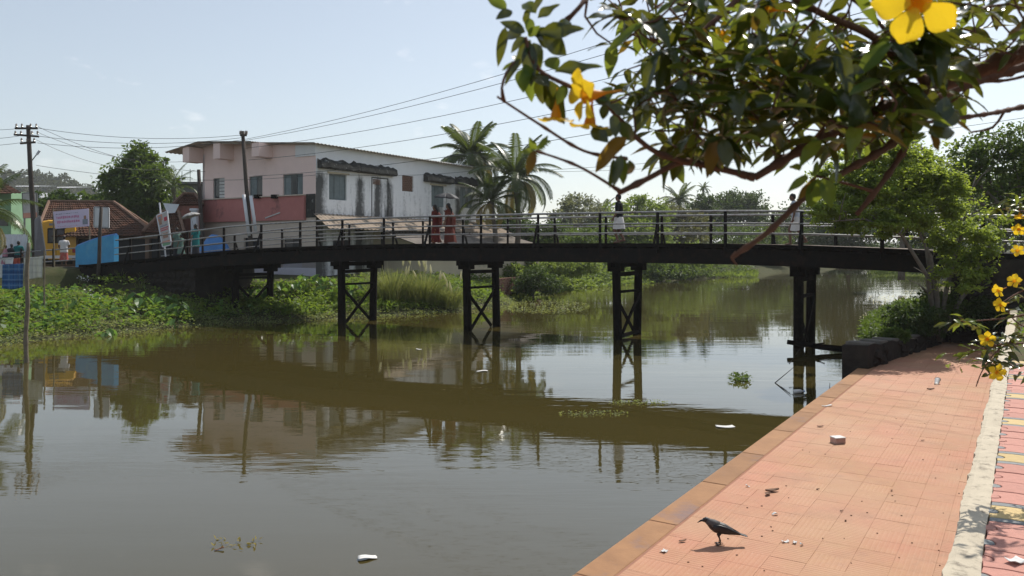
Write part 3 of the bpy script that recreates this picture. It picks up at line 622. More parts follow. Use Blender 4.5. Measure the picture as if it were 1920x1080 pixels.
def leaf_mesh(name, pts, dirs, length, width, mats, droop=.0, fold=.25, extra=None):
    """pts, dirs (N,3); one folded diamond leaf each"""
    n = len(pts); dirs = dirs/np.linalg.norm(dirs, axis=1, keepdims=True)
    up = rng.normal(size=(n, 3))*.55+np.array([0, 0, 1]); side = np.cross(dirs, up); side /= np.linalg.norm(side, axis=1, keepdims=True)+1e-9
    nr = np.cross(side, dirs); L = np.broadcast_to(np.asarray(length), (n,))[:, None]; W = np.broadcast_to(np.asarray(width), (n,))[:, None]
    v = np.empty((n, 4, 3)); v[:, 0] = pts; mid = pts+dirs*L*.45
    v[:, 1] = mid+side*W*.5+nr*W*fold; v[:, 3] = mid-side*W*.5+nr*W*fold; v[:, 2] = pts+dirs*L+np.array([0, 0, -1])*L*droop
    me = bpy.data.meshes.new(name); me.vertices.add(n*4); me.vertices.foreach_set('co', v.reshape(-1))
    me.loops.add(n*4); me.loops.foreach_set('vertex_index', np.arange(n*4, dtype=np.int32)); me.polygons.add(n)
    me.polygons.foreach_set('loop_start', np.arange(n, dtype=np.int32)*4); me.polygons.foreach_set('loop_total', np.full(n, 4, dtype=np.int32))
    for m_ in (mats if isinstance(mats, (list, tuple)) else [mats]): me.materials.append(m_)
    me.update(calc_edges=True); return me
def rdirs(n, bias=(0, 0, 0)):
    d = rng.normal(size=(n, 3)); d /= np.linalg.norm(d, axis=1, keepdims=True); return d+np.array(bias)
def crown_pts(blobs, n, clump=.16, per=26, inner=.45):
    """leaves in clumps spread through ellipsoids (centre, radii); local coords"""
    vol = np.array([b[1][0]*b[1][1]*b[1][2] for b in blobs])**.75; vol /= vol.sum(); nc = max(4, n//per)
    which = rng.choice(len(blobs), nc, p=vol); d = rdirs(nc); rr = inner+(1-inner)*rng.random(nc)**.6
    c = np.array([b[0] for b in blobs])[which]+d*np.array([b[1] for b in blobs])[which]*rr[:, None]*(1+.14*rng.normal(size=(nc, 1)))
    sz = np.array([min(b[1]) for b in blobs])[which]*clump*(.6+.9*rng.random(nc))
    ci = rng.integers(0, nc, n); off = rng.normal(size=(n, 3))*sz[ci][:, None]*np.array([1.15, 1.15, .6])
    return c[ci]+off, d[ci]
def tree(name, label, base, blobs, n, leaf, lm, trunk_r=.18, cat='tree', group=None, bark='bark', limbs=True, per=26, clump=.16, trunk=True, inner=.45, droop=.1, wr=.5):
    """blobs relative to base"""
    t = empty(name, base, 0, label, cat, group)
    if trunk:
        top = Vector(max(blobs, key=lambda b: b[0][2])[0]); m = MB(); fork = Vector((top.x*.25, top.y*.25, max(.4, min(b[0][2]-b[1][2]*.6 for b in blobs))))
        m.tube([(0, 0, -.5), (trunk_r*.3, 0, fork.z*.35), (fork.x*.6, fork.y*.6, fork.z*.75), fork], [trunk_r*1.25, trunk_r, trunk_r*.85, trunk_r*.75], 8)
        if limbs:
            for c, r_ in blobs:
                c = Vector(c); mid = fork.lerp(c, .5)+Vector((random.uniform(-.1, .1), random.uniform(-.1, .1), .06))*c.length*.3
                m.tube([fork, mid, c, c+Vector((0, 0, r_[2]*.5))], [trunk_r*.6, trunk_r*.4, trunk_r*.22, trunk_r*.08], 6)
                for q in range(4):
                    e = c+Vector((random.uniform(-1, 1)*r_[0], random.uniform(-1, 1)*r_[1], random.uniform(-.3, .9)*r_[2]))*.75
                    m.tube([mid.lerp(c, .6), mid.lerp(e, .6), e], [trunk_r*.25, trunk_r*.14, trunk_r*.05], 5)
        m.build('trunk', M[bark], t, smooth=True)
    p, d = crown_pts(blobs, n, clump, per, inner); dr = d*.6+rdirs(n)*.8+np.array([0, 0, -.15])
    ln = leaf*(.7+.6*rng.random(n)); ob('crown', leaf_mesh('crown', p, dr, ln, ln*wr, L_[lm], droop), t)
    return t
# palms: each frond an arching rib with two rows of leaflets
def frond_mesh(L, nl, droop, lw, mt, seed, leaflet=.62, sag=.55):
    r_ = random.Random(seed); m = MB(); pts = []; 
    for i in range(15):
        s = i/14; a = droop*s; pts.append(Vector((0, 0, 0)) if i == 0 else pts[-1]+Vector((math.cos(.95-a*1.0), 0, math.sin(.95-a*1.0)))*L/14)
    m.tube(pts, [.035*L/3*(1-.9*i/14)+.003 for i in range(15)], 5)
    for i in range(nl):
        s = .14+.85*i/(nl-1); f = s*14; k = min(13, int(f)); p = pts[k].lerp(pts[k+1], f-k); t = (pts[k+1]-pts[k]).normalized()
        ll = leaflet*L/3*(math.sin(math.pi*(.14+.80*s))**.6)*(.85+.3*r_.random())
        for sd in (-1, 1):
            out_ = Vector((0, sd, 0)); up_ = t.cross(out_)*(-sd)
            d0 = (out_*.85+t*.55+up_*.10).normalized(); d1 = (d0+Vector((0, 0, -sag*(1.0+r_.random()*.5)))).normalized()
            p1 = p+d0*ll*.45; p2 = p1+d1*ll*.55; wv = t*lw*.5
            m.add([p-wv*.6, p+wv*.6, p1+wv, p1-wv, p2], [(0, 1, 2, 3), (3, 2, 4)])
    return m.mesh('frond', mt)
def palm(name, label, base, top, fronds, L, nl=34, r=.14, dry=0, seed=1, group=None, lw=.045, cat='palm tree', trunk=True, hang=.0):
    r_ = random.Random(seed); t = empty(name, base, 0, label, cat, group); top = Vector(top)-Vector(base)
    if trunk:
        m = MB(); pts = [Vector((0, 0, -.4))+(top+Vector((0, 0, .4)))*s+Vector((.25*math.sin(s*2.5), .1*math.sin(s*3), 0))*(1-s)*s*4 for s in np.linspace(0, 1, 14)]
        m.tube(pts, [r*(1.25-.4*s)*(1+.06*(i % 2)) for i, s in enumerate(np.linspace(0, 1, 14))], 9); m.build('trunk', M['palm_bark'], t, smooth=True)
        m = MB(); m.ball(top, (r*1.5, r*1.5, r*2.2), 6); m.build('crownshaft', M['palm_bark'], t)
    var = [frond_mesh(L*(.9+.2*r_.random()), nl, dd, lw, L_['palm'], seed*7+i) for i, dd in enumerate((.9, 1.5, 2.0, 2.5))]
    vdry = frond_mesh(L*.9, nl, 2.6, lw, L_['palm_dry'], seed+99) if dry else None
    for i in range(fronds):
        az = i*2.399+r_.uniform(-.2, .2); q = i/fronds
        o = ob('frond', vdry if i >= fronds-dry else var[min(3, int(q*4))], t); o.location = top+Vector((0, 0, .1))
        o.rotation_euler = (r_.uniform(-.25, .25), -(.55-1.15*q-hang*q)+r_.uniform(-.08, .08), az)
    return t
def inst(me, name, parent, loc, rot, sc_=1):
    o = ob(name, me, parent); o.location = loc; o.rotation_euler = rot; o.scale = (sc_,)*3; return o
# ---- hill and its forest
hill = MB()
def hillz(x): return 3+34*math.exp(-((x+250)/62)**2)+24*math.exp(-((x+330)/60)**2)
hill.grid(40, 6, lambda a, b: (-460+340*a, 380+60*b, 1+(hillz(-460+340*a)-3)*math.sin(b*math.pi/2))); hl = tag(hill.build('hill', M['bank_soil'], smooth=True), kind='structure')
n = 26000; xs = -380+240*rng.random(n); b_ = rng.random(n)**.7; zs = np.array([1+(hillz(x)-3)*math.sin(b*math.pi/2) for x, b in zip(xs, b_)])
cl_ = 3*np.sin(xs*.35+np.sin(b_*25)*2)+2*np.sin(xs*.9+b_*14)
pts = np.stack([xs, 378+60*b_, zs+rng.random(n)*2.0+cl_*.5], 1)
tag(ob('hill_forest', leaf_mesh('hill_forest', pts, rdirs(n, (0, -.3, .3)), 1.7, 1.1, L_['olive_dark'])), 'dark rounded forest covering the low hill behind the left houses', 'forest', kind='stuff')
# ---- individual trees, (px, py) given on the photograph, at real distances
def rel(base, *bl): return [((P(px, py, d)-Vector(base))[:], (rx*d/F, ry*d/F, rz*d/F)) for px, py, d, rx, ry, rz in bl]
b0 = P(255, 462, 62); b0.z = 2.1
tree('broadleaf_tree', 'tall glossy leafy tree rising behind the clay-tiled house roof', b0, rel(b0, (262, 300, 62, 30, 30, 24), (240, 345, 62, 42, 40, 36), (285, 350, 61, 36, 40, 40), (260, 395, 61, 60, 50, 30), (307, 310, 62, 10, 12, 16), (215, 335, 62, 22, 24, 14)), 15000, .34, 'mid', .22, per=30, clump=.2)
for i, (px, py, rx, ry, lb_) in enumerate(((105, 380, 34, 22, 'round dark bushy tree just right of the tall utility pole'), (170, 386, 30, 20, 'dark bushy tree above the middle of the clay tile roof'), (25, 380, 18, 14, 'small dark tree beside the pale green house'))):
    b0 = P(px, 462, 66); b0.z = 2.1
    tree('bushy_tree', lb_, b0, rel(b0, (px, py, 66, rx, rx, ry), (px-12, py+18, 66, rx*.9, rx, ry*.8), (px+14, py+16, 65, rx*.8, rx, ry*.8)), 5200, .36, 'dark' if i != 1 else 'mid', .16, group='trees behind the left houses', per=30)
b0 = P(330, 462, 58); b0.z = 2.0
palm('young_palm', 'small grey-green palm left of the pink house, in front of grey concrete', b0, P(325, 356, 58), 14, 2.1, 20, .12, seed=5, group=None)
# coconut palms beside the house
b0 = P(905, 470, 60); b0.z = 1.5
palm('coconut_palm', 'upright coconut palm showing its crown above the right end of the house', b0, P(884, 302, 58), 30, 3.5, 50, .17, dry=1, seed=3, group='coconut palms by the house', lw=.07)
b0 = P(965, 490, 55); b0.z = 1.4
palm('coconut_palm', 'spreading coconut palm with drooping fronds right of the white house', b0, P(966, 342, 54), 28, 3.7, 50, .17, dry=2, seed=11, group='coconut palms by the house', lw=.07, hang=.25)
b0 = P(925, 490, 53); b0.z = 1.4
palm('coconut_palm', 'low coconut palm with yellowing fronds hanging over the lean-to roof', b0, P(920, 385, 53), 18, 2.8, 40, .16, dry=4, seed=21, group='coconut palms by the house', lw=.06, hang=.35)
# far tree line
far = [
 ('feathery_tree', 'pale grey feathery tree on the skyline right of the coconut palms', 1085, 95, [(1085, 385, 34, 22), (1065, 405, 30, 22), (1115, 408, 34, 22), (1090, 430, 50, 24)], 'grey', .42, 5500),
 ('bank_tree', 'yellow-green leafy tree behind the man in the black shirt', 1195, 80, [(1195, 390, 26, 24), (1160, 410, 30, 26), (1225, 405, 34, 26), (1195, 440, 60, 30), (1150, 450, 40, 24)], 'light', .34, 11000),
 ('bank_tree', 'olive green tree below the dry bamboo stalks', 1262, 88, [(1250, 410, 34, 24), (1290, 415, 34, 22), (1265, 445, 60, 28)], 'olive', .36, 8000),
 ('broad_tree', 'slender dark tree under the tiny areca palm crown', 1318, 105, [(1318, 385, 20, 20), (1305, 400, 20, 18), (1335, 408, 26, 18), (1318, 430, 40, 22)], 'dark', .42, 6000),
 ('broad_tree', 'large round-topped dark tree on the skyline behind the bridge', 1388, 115, [(1385, 378, 34, 20), (1362, 390, 30, 22), (1412, 392, 28, 22), (1385, 412, 55, 26), (1345, 415, 30, 18)], 'dark', .48, 9000),
 ('bank_tree', 'dense mid-green tree under the large round-topped tree', 1385, 100, [(1370, 445, 60, 26), (1430, 450, 50, 24), (1400, 470, 70, 22)], 'mid', .38, 9000),
 ('bank_tree', 'shaded dark green tree behind the man in the white shirt', 1490, 108, [(1460, 425, 30, 26), (1500, 410, 36, 30), (1475, 455, 60, 30), (1530, 440, 40, 34)], 'dark', .44, 10000),
 ('bank_tree', 'tall dark tree partly hidden behind the overhanging bush', 1590, 100, [(1560, 390, 34, 36), (1600, 370, 40, 44), (1640, 400, 44, 40), (1580, 440, 60, 40)], 'dark', .44, 12000),
 ('bank_tree', 'dark bluish tree mass beyond the bridge end at the right', 1740, 85, [(1690, 370, 50, 44), (1750, 350, 50, 40), (1800, 375, 54, 44), (1740, 420, 90, 44)], 'dark', .42, 13000),
 ('bank_tree', 'shady tree mass at the right edge beyond the bridge end', 1880, 75, [(1850, 370, 50, 46), (1905, 350, 50, 46), (1880, 420, 80, 44), (1950, 390, 50, 60)], 'mid', .36, 11000),
 ('bank_bush', 'low bright bush on the far left bank above the grass spit', 1250, 78, [(1240, 475, 40, 26), (1290, 480, 40, 24), (1260, 495, 60, 20), (1205, 478, 34, 24)], 'light', .28, 9000),
 ('bank_bush', 'dark leafy bush dipping to the water near the fourth pier', 1240, 72, [(1225, 500, 24, 18), (1275, 505, 30, 14), (1250, 512, 44, 10)], 'mid', .25, 5000),
 ('bank_bush', 'dark far bank thicket closing the river behind the bridge', 1480, 122, [(1400, 475, 50, 22), (1460, 472, 50, 24), (1530, 470, 50, 24), (1590, 472, 44, 22)], 'dark', .42, 9000),
 ('bank_bush', 'far bank thicket at the river bend right of the fifth pier', 1640, 116, [(1620, 478, 40, 20), (1680, 476, 46, 22), (1740, 474, 50, 24), (1800, 472, 50, 26)], 'dark', .42, 8000),
 ('bank_bush', 'low dark growth along the far shore seen under the bridge', 1480, 117, [(1390, 488, 50, 12), (1460, 488, 50, 12), (1540, 488, 50, 12), (1610, 490, 50, 10)], 'dark', .4, 7000),
 ('garden_thicket', 'dark undergrowth filling the gap beneath the coconut palms', 960, 64, [(920, 432, 30, 24), (965, 425, 40, 26), (1010, 440, 40, 20), (960, 452, 60, 16)], 'dark', .3, 8000),
 ('bank_bush', 'thicket between the palms and the yellow-green tree', 1080, 74, [(1050, 440, 36, 22), (1100, 448, 44, 22), (1075, 465, 60, 20)], 'mid', .3, 7000),
]
for nm, lb_, px, d, bl, lm, lf, n in far:
    b0 = P(px, 0, d); b0.z = 1.0
    tree(nm, lb_, b0, rel(b0, *[(x, y, d+random.uniform(-2, 2), rx, rx*1.1, rz) for x, y, rx, rz in bl]), n, lf, lm, .2, group='trees and thickets along the far banks', per=24, clump=.19, cat='bush' if 'bush' in nm else 'tree')
for px, py, d, L, sd, lb_ in ((1273, 380, 110, 3.6, 31, 'far coconut palm standing clear on the skyline left of the areca palm'), (1132, 402, 120, 3.0, 41, 'tiny hazy palm on the skyline left of the man in black'), (1690, 300, 60, 2.6, 43, 'palm poking up behind the overhanging bush at right')):
    b0 = P(px, 0, d); b0.z = 1.0; palm('far_palm', lb_, b0, P(px, py, d), 22, L, 22, .2, seed=sd, lw=.13, group='far palms')
b0 = P(1318, 0, 108); b0.z = 1; palm('areca_palm', 'tiny tufted areca palm above the slender dark tree', b0, P(1319, 356, 108), 12, 1.35, 12, .09, seed=51, lw=.12)
bs = empty('bamboo_stalks', P(1245, 470, 90), 0, 'dry leafless bamboo stalks against the sky behind the bridge', 'bamboo')
for px, y0, x1 in ((1228, 372, 1222), (1238, 366, 1234), (1246, 362, 1249), (1254, 370, 1260), (1240, 375, 1245)):
    a = P(px, 470, 90)-Vector(bs.location); b = P(x1, y0, 90)-Vector(bs.location); m = MB(); m.tube([a, a.lerp(b, .5), b], [.06, .05, .015], 5); m.build('stalk', M['bark_pale'], bs)
tw = empty('lattice_tower', P(1548, 460, 420), 0, 'faint far lattice mast behind the leaves', 'mast')
for sx in (-1, 1):
    for sy in (-1, 1): m = MB(); m.beam((sx*2.2, sy*2.2, -3), (sx*.5, sy*.5, 50), .25, .25); m.build('leg', M['roof_grey'], tw)
for k in range(10):
    z = 3+k*4.8; q = 2.2-1.7*(z+3)/53
    m = MB(); m.beam((-q, -q, z), (q, -q, z+2.4), .2, .2); m.beam((q, -q, z), (-q, -q, z+2.4), .2, .2); m.build('brace', M['roof_grey'], tw)
# ---- overhanging light green tree on the right bank, in front of the bridge end
L_['feather'] = leafmat('leaf_feather', (.11, .17, .032), (.22, .28, .06), .48)
b0 = P(1757, 600, 21.3); b0.z = .45
ot = empty('overhanging_tree', b0, 0, 'light green fine-leaved tree leaning over the right end of the footbridge', 'tree')
def lp(px, py, d): return P(px, py, d)-Vector(b0)
m = MB()
stems = [[(1757, 640, 21.3), (1758, 560, 21.1), (1745, 480, 20.6), (1715, 420, 20.4), (1680, 370, 20.2)], [(1759, 640, 21.3), (1775, 540, 21.2), (1800, 450, 21), (1815, 380, 21), (1830, 330, 21)], [(1755, 640, 21.3), (1740, 520, 20.6), (1690, 440, 20), (1620, 410, 19.6), (1560, 415, 19.4)], [(1761, 640, 21.3), (1812, 540, 21.2), (1862, 450, 21.2), (1900, 380, 21.5)], [(1757, 600, 21.3), (1735, 450, 21), (1690, 330, 21), (1660, 280, 21)]]
for st in stems:
    pts = [lp(*q) for q in st]; m.tube(pts, [.07*(1-.82*i/(len(pts)-1)) for i in range(len(pts))], 7)
    for i in range(1, len(pts)):
        for q in range(3):
            p_ = pts[i-1].lerp(pts[i], random.random()); e = p_+Vector((random.uniform(-1, 1), random.uniform(-.7, .7), random.uniform(-.1, .8)))*.9; m.tube([p_, p_.lerp(e, .5)+Vector((0, 0, .08)), e], [.02, .012, .004], 5)
m.build('trunk', M['bark_pale'], ot, smooth=True)
bl = rel(b0, (1600, 330, 20.5, 60, 60, 36), (1680, 300, 20.8, 70, 60, 40), (1740, 330, 20.8, 50, 50, 50), (1570, 395, 20, 44, 50, 26), (1650, 380, 20, 70, 60, 40), (1730, 400, 20.4, 60, 60, 44), (1800, 440, 20.8, 50, 50, 40), (1545, 405, 19.8, 26, 30, 14), (1830, 490, 21, 34, 40, 40), (1640, 425, 20, 60, 50, 20), (1790, 520, 20.6, 40, 40, 30), (1625, 300, 20.6, 50, 50, 30), (1700, 350, 20.4, 70, 60, 40), (1760, 370, 20.6, 50, 50, 50), (1600, 365, 20.2, 50, 50, 30), (1840, 430, 21, 40, 40, 40))
sub_ = []
for c_, r0_ in bl:
    for q in range(10):
        dv = Vector((random.gauss(0, 1), random.gauss(0, 1), random.gauss(0, .8))).normalized(); f_ = random.uniform(.28, .5)
        sub_.append((tuple(c_[i]+dv[i]*r0_[i]*random.uniform(.4, 1.3) for i in range(3)), (r0_[0]*f_, r0_[1]*f_, r0_[2]*f_*.62)))
p1_, d1_ = crown_pts(sub_, 42000, .34, 34, .1); p2_, d2_ = crown_pts([(c_, tuple(x*1.25 for x in r0_)) for c_, r0_ in bl], 9000, .10, 9, .35); p = np.concatenate([p1_, p2_]); d = np.concatenate([d1_, d2_]); n = len(p); dr = rdirs(n, (0, 0, -.1)); dr[:, 2] *= .45
ob('crown', leaf_mesh('crown', p, dr, .10*(.7+.6*rng.random(n)), .055*(.8+.4*rng.random(n)), L_['feather'], .1), ot)
# small round-leaved sprays against the sky at the far right
b0 = P(1985, 520, 24); b0.z = .6
tree('spray_tree', 'open round-leaved tree with arching sprays at the right edge', b0, rel(b0, (1830, 290, 24, 50, 40, 30), (1890, 270, 24, 60, 40, 36), (1870, 340, 24, 70, 40, 26), (1820, 330, 24, 40, 40, 36), (1940, 330, 24, 60, 50, 60), (1905, 400, 24, 60, 50, 30), (1690, 262, 24, 22, 24, 14), (1600, 275, 24, 16, 20, 20)), 8200, .11, 'mid', .10, bark='bark_pale', per=18, clump=.2, inner=.25, wr=.8)
# thick undergrowth round the tree's foot
for i, (px, py, d, rx, rz, lm, lb_) in enumerate(((1712, 600, 20.8, 44, 30, 'dark', 'dark bush behind the low stone wall'), (1762, 578, 21.6, 40, 34, 'mid', 'leafy bush at the foot of the overhanging tree'), (1672, 628, 19.2, 22, 10, 'mid', 'low weeds by the water end of the stone wall'), (1842, 585, 21.3, 26, 26, 'dark', 'shaded bush against the right stone abutment'))):
    b0 = P(px, py, d); b0.z = .45
    tree('undergrowth_bush', lb_, b0, rel(b0, (px, py, d, rx, rx, rz), (px-rx*.6, py+rz*.5, d, rx*.6, rx*.6, rz*.6), (px+rx*.5, py+rz*.4, d, rx*.6, rx*.6, rz*.7)), 5200, .10, lm, .04, 'bush', 'bushes on the right bank', limbs=True, per=26, clump=.2, inner=.2)
# ---- left bank ground cover
def scatter(n, u0, u1, w0, w1, dens=None):
    out_ = []
    while len(out_) < n:
        u = random.uniform(u0, u1); x = random.uniform(w0, w1)
        if dens is None or random.random() < dens(u, x): out_.append((u, x))
    return out_
def cover(name, label, n, u0, u1, w0, w1, hgt, leaf, lm, per=14, dens=None, flat=.5):
    c = scatter(n//per, u0, u1, w0, w1, dens); pts = np.array([bank_pt(u, x) for u, x in c]); ci = rng.integers(0, len(c), n); hs = hgt*(.35+.65*rng.random(len(c)))
    p = pts[ci]+rng.normal(size=(n, 3))*np.array([.16, .16, 0])+np.stack([np.zeros(n), np.zeros(n), hs[ci]*rng.random(n)**.7], 1)
    dr = rdirs(n, (0, 0, .35)); dr[:, 2] *= flat; ln = leaf*(.6+.8*rng.random(n))
    tag(ob(name, leaf_mesh(name, p, dr, ln, ln*.5, L_[lm], .15)), label, 'ground cover', kind='stuff')
hole = lambda u, x: .25 if (abs(u-8.6) < 2.2 and x > 3) else 1
cover('bank_weeds', 'bright green weeds covering the left river bank', 26000, -14, 12, .3, 10.6, .44, .17, 'weed', dens=hole)
cover('creeping_plants', 'pale creeping plants along the left water edge', 15000, -12, 26, -.7, 1.6, .22, .10, 'weed_pale')
cover('bank_shrubbery', 'tangled green growth below the house between the piers', 15000, 10.5, 26, .5, 6.2, .42, .17, 'weed')
cover('bank_undergrowth', 'leafy undergrowth along the left bank beyond the bridge', 15000, 26, 75, -.3, 7, .9, .26, 'mid')
cover('water_hyacinth', 'bright water plants crowding the left bank beyond the house', 11000, 27, 52, -1.6, 2.6, .85, .26, 'light')
cover('floating_weed', 'flat floating weed on the water left of the third pier', 7000, 19, 34, -2.6, -.4, .03, .14, 'weed_pale', flat=.12)
# right edge weed patches
p = np.array([PW(1640+110*random.random()+random.gauss(0, 8), 502+16*random.random()) for _ in range(2500)]); p[:, 2] += .05+.25*rng.random(2500)
tag(ob('marsh_grass', leaf_mesh('marsh_grass', p, rdirs(2500, (0, 0, 1)), .5, .12, L_['light'])), 'pale marsh grass on the far right shore under the bridge', 'grass', kind='stuff')
p = np.array([PW(1280+140*random.random(), 513+8*random.random()) for _ in range(2600)]); p[:, 2] += .03+.2*rng.random(2600)
tag(ob('grass_spit', leaf_mesh('grass_spit', p, rdirs(2600, (0, 0, .8)), .5, .12, L_['light'])), 'low grassy spit reaching into the river behind the bridge', 'grass', kind='stuff')
# ---- taro plants with big arrow leaves
def taro_leaf():
    m = MB(); o_ = [(0, 0), (.16, -.05), (.30, -.16), (.24, .05), (.34, .22), (.27, .50), (.13, .74), (0, .92)]
    L2 = [(x, y, .05*math.sin(y*3)+.12*abs(x)-.25*max(0, y-.3)**2) for x, y in o_]; ctr = [(0, y, -.03-.25*max(0, y-.3)**2) for x, y in o_]
    n = len(o_); R2 = [(-x, y, z) for x, y, z in L2]
    m.add(ctr+L2+R2, [(i, n+i, n+i+1, i+1) for i in range(n-1)]+[(i+1, 2*n+i+1, 2*n+i, i) for i in range(n-1)]); return m.mesh('leaf', L_['taro'])
tl = taro_leaf()
def taro(base, h, n, label, sz=.42):
    t = empty('taro_plant', base, random.uniform(0, 6), label, 'plant', 'taro plants on the left bank')
    for i in range(n):
        a = i*2.4+random.uniform(-.3, .3); r_ = h*random.uniform(.25, .6); z = h*random.uniform(.6, 1.05); e = Vector((math.cos(a)*r_, math.sin(a)*r_, z))
        m = MB(); m.tube([(0, 0, -.1), (e.x*.35, e.y*.35, z*.6), e], [.018, .013, .008], 5); m.build('stem', L_['taro'], t)
        inst(tl, 'leaf', t, e, (-.35-random.random()*.5, random.uniform(-.3, .3), a-math.pi/2), sz*random.uniform(.7, 1.15))
def on_bank(px, py, off=0):                        # bank point seen at a pixel
    best = None
    for i in range(400):
        d = 24+i*.08; p = P(px, py, d); rl = p-OV; u = rl.dot(RV); ww = -rl.dot(NV); dw = ww-shore_w(u)
        if p.z <= bank_z(u, dw): return Vector((p.x, p.y, bank_z(u, dw)+off))
    return P(px, py, 34)
TAR = [(262, 585, .75, 5, 'large-leaved taro at the edge of the abutment shade'), (300, 578, .7, 5, 'taro plant beneath the stone abutment, right of the largest taro'), (335, 600, .7, 5, 'yellowish taro at the foot of the dark stone abutment'), (232, 600, .5, 4, 'small taro among the bank weeds left of the abutment'), (330, 625, .5, 4, 'low taro near the water below the abutment'),
       (150, 590, .5, 4, 'taro among weeds below the blue parapet'), (70, 570, .6, 4, 'taro beside the bamboo pole on the bank'), (200, 640, .4, 4, 'taro low on the sunny bank near the water'),
       (545, 560, .9, 6, 'tall taro clump left of the second pier'), (575, 555, 1.0, 7, 'broad taro clump just left of the second pier'), (605, 552, .9, 6, 'taro clump touching the second pier from the left'), (520, 562, .8, 6, 'taro right of the first pier'), (620, 570, .8, 6, 'taro at the left foot of the second pier'), (660, 565, .8, 5, 'taro seen between the second pier columns'), (465, 570, .7, 5, 'taro seen between the first pier columns'), (490, 565, .7, 5, 'dim taro beside the right column of the first pier')]
for px, py, h, n, lb_ in TAR: taro(on_bank(px, py), h, n, lb_, .45)
# ---- kans grass clump with plumes between second and third pier
def blades(name, base, n, h, spread, lm, lw=.02):
    r0 = rng.normal(size=(n, 2))*spread*.2; out_ = r0/np.maximum(.05, np.linalg.norm(r0, axis=1, keepdims=True)); hh = h*(.55+.5*rng.random(n)); lean = (.1+1.0*rng.random(n))*hh
    v = np.empty((n, 7, 3)); side = np.stack([-out_[:, 1], out_[:, 0]], 1)+rng.normal(size=(n, 2))*.5; side /= np.linalg.norm(side, axis=1, keepdims=True)
    for k, (s, wd) in enumerate(((0, 1), (.45, .9), (.8, .6))):
        c = np.concatenate([r0+out_*(lean*s**2)[:, None], (hh*(s-.22*s**3))[:, None]], 1)
        sd = np.concatenate([side*lw*wd, np.zeros((n, 1))], 1); v[:, 2*k] = c-sd; v[:, 2*k+1] = c+sd
    v[:, 6] = np.concatenate([r0+out_*(lean*1.15)[:, None], (hh*.72)[:, None]], 1)
    f = np.array([[0, 1, 3, 2], [2, 3, 5, 4]]); me = bpy.data.meshes.new(name)
    base_i = (np.arange(n)*7)[:, None, None]; quads = (f[None]+base_i).reshape(-1, 4); tris = (np.array([4, 5, 6])[None]+(np.arange(n)*7)[:, None])
    me.from_pydata(v.reshape(-1, 3).tolist(), [], quads.tolist()+tris.tolist()); me.materials.append(L_[lm]); me.update(); return me
for px, py, h, sp, lb_, npl in ((735, 566, 2.3, 2.0, 'tall kans grass clump right behind the second pier', 7), (795, 568, 2.1, 1.8, 'tall arching kans grass with white plumes between second and third pier', 9), (840, 574, 1.4, 1.5, 'lower kans grass with pale plumes left of the third pier', 6)):
    b0 = on_bank(px, py); b0.z -= .05; t = empty('kans_grass', b0, 0, lb_, 'grass clump', 'kans grass by the water')
    ob('blades', blades('blades', b0, 800, h, sp, 'grass', .009), t)
    for i in range(npl):
        a = random.uniform(0, 6.28); r_ = random.uniform(.2, sp*.55); z = h*random.uniform(.5, 1.0); e = Vector((math.cos(a)*r_, -abs(math.sin(a)*r_), z)); m = MB()
        m.tube([(e.x*.4, e.y*.4, 0), (e.x*.7, e.y*.7, z*.6), e], [.008, .006, .004], 4); ax_ = Vector((random.uniform(-.4, .4), random.uniform(-.2, .2), 1)).normalized()
        m.loft([(e+ax_*s*.48, (.055*f, 0, 0), (0, .055*f, 0)) for s, f in ((0, .2), (.25, 1), (.55, .9), (.85, .5), (1, .08))], 6); m.build('plume', L_['plume'], t)
# creeper-covered low brick wall right of third pier
cw = empty('garden_wall', P(940, 525, 47), 0, 'low creeper-covered brick wall right of the third pier', 'wall')
M['brick'] = mat('brick', (.19, .10, .07), (.12, .07, .055), 5, .95, .1, bump=.5, vary=.2)
bm_ = one('rbox', (0, 0, 0), (.36, .24, .13), .012).mesh('brick', M['brick']); a = P(925, 548, 46.0); b = P(1015, 552, 52.0); a.z = b.z = .35; d = (b-a); nb = int(d.length/.38)
for j in range(7):
    for i in range(nb):
        o = ob('brick', bm_, cw); o.location = a+d*((i+.5+(j % 2)*.5)/nb)+Vector((0, 0, j*.145))-Vector(cw.location); o.rotation_euler = (0, 0, math.atan2(d.y, d.x)+random.uniform(-.03, .03))
b0 = P(1000, 530, 48); b0.z = .5
tree('creeper_bush', 'dark creeper spilling over the brick wall end', b0, rel(b0, (1005, 520, 48, 30, 40, 26), (985, 535, 47.5, 24, 30, 18), (1030, 535, 49, 22, 30, 18)), 5500, .16, 'dark', .05, 'bush', limbs=True, per=26, inner=.2)
b0 = P(960, 500, 55); b0.z = 1.4
tree('garden_bush', 'green bush at the foot of the coconut palms behind the bridge', b0, rel(b0, (965, 512, 53, 26, 30, 16), (1000, 505, 55, 30, 30, 18), (1045, 500, 57, 36, 40, 20), (1090, 500, 58, 40, 40, 20)), 8000, .2, 'light', .05, 'bush', limbs=True, per=26, inner=.2)

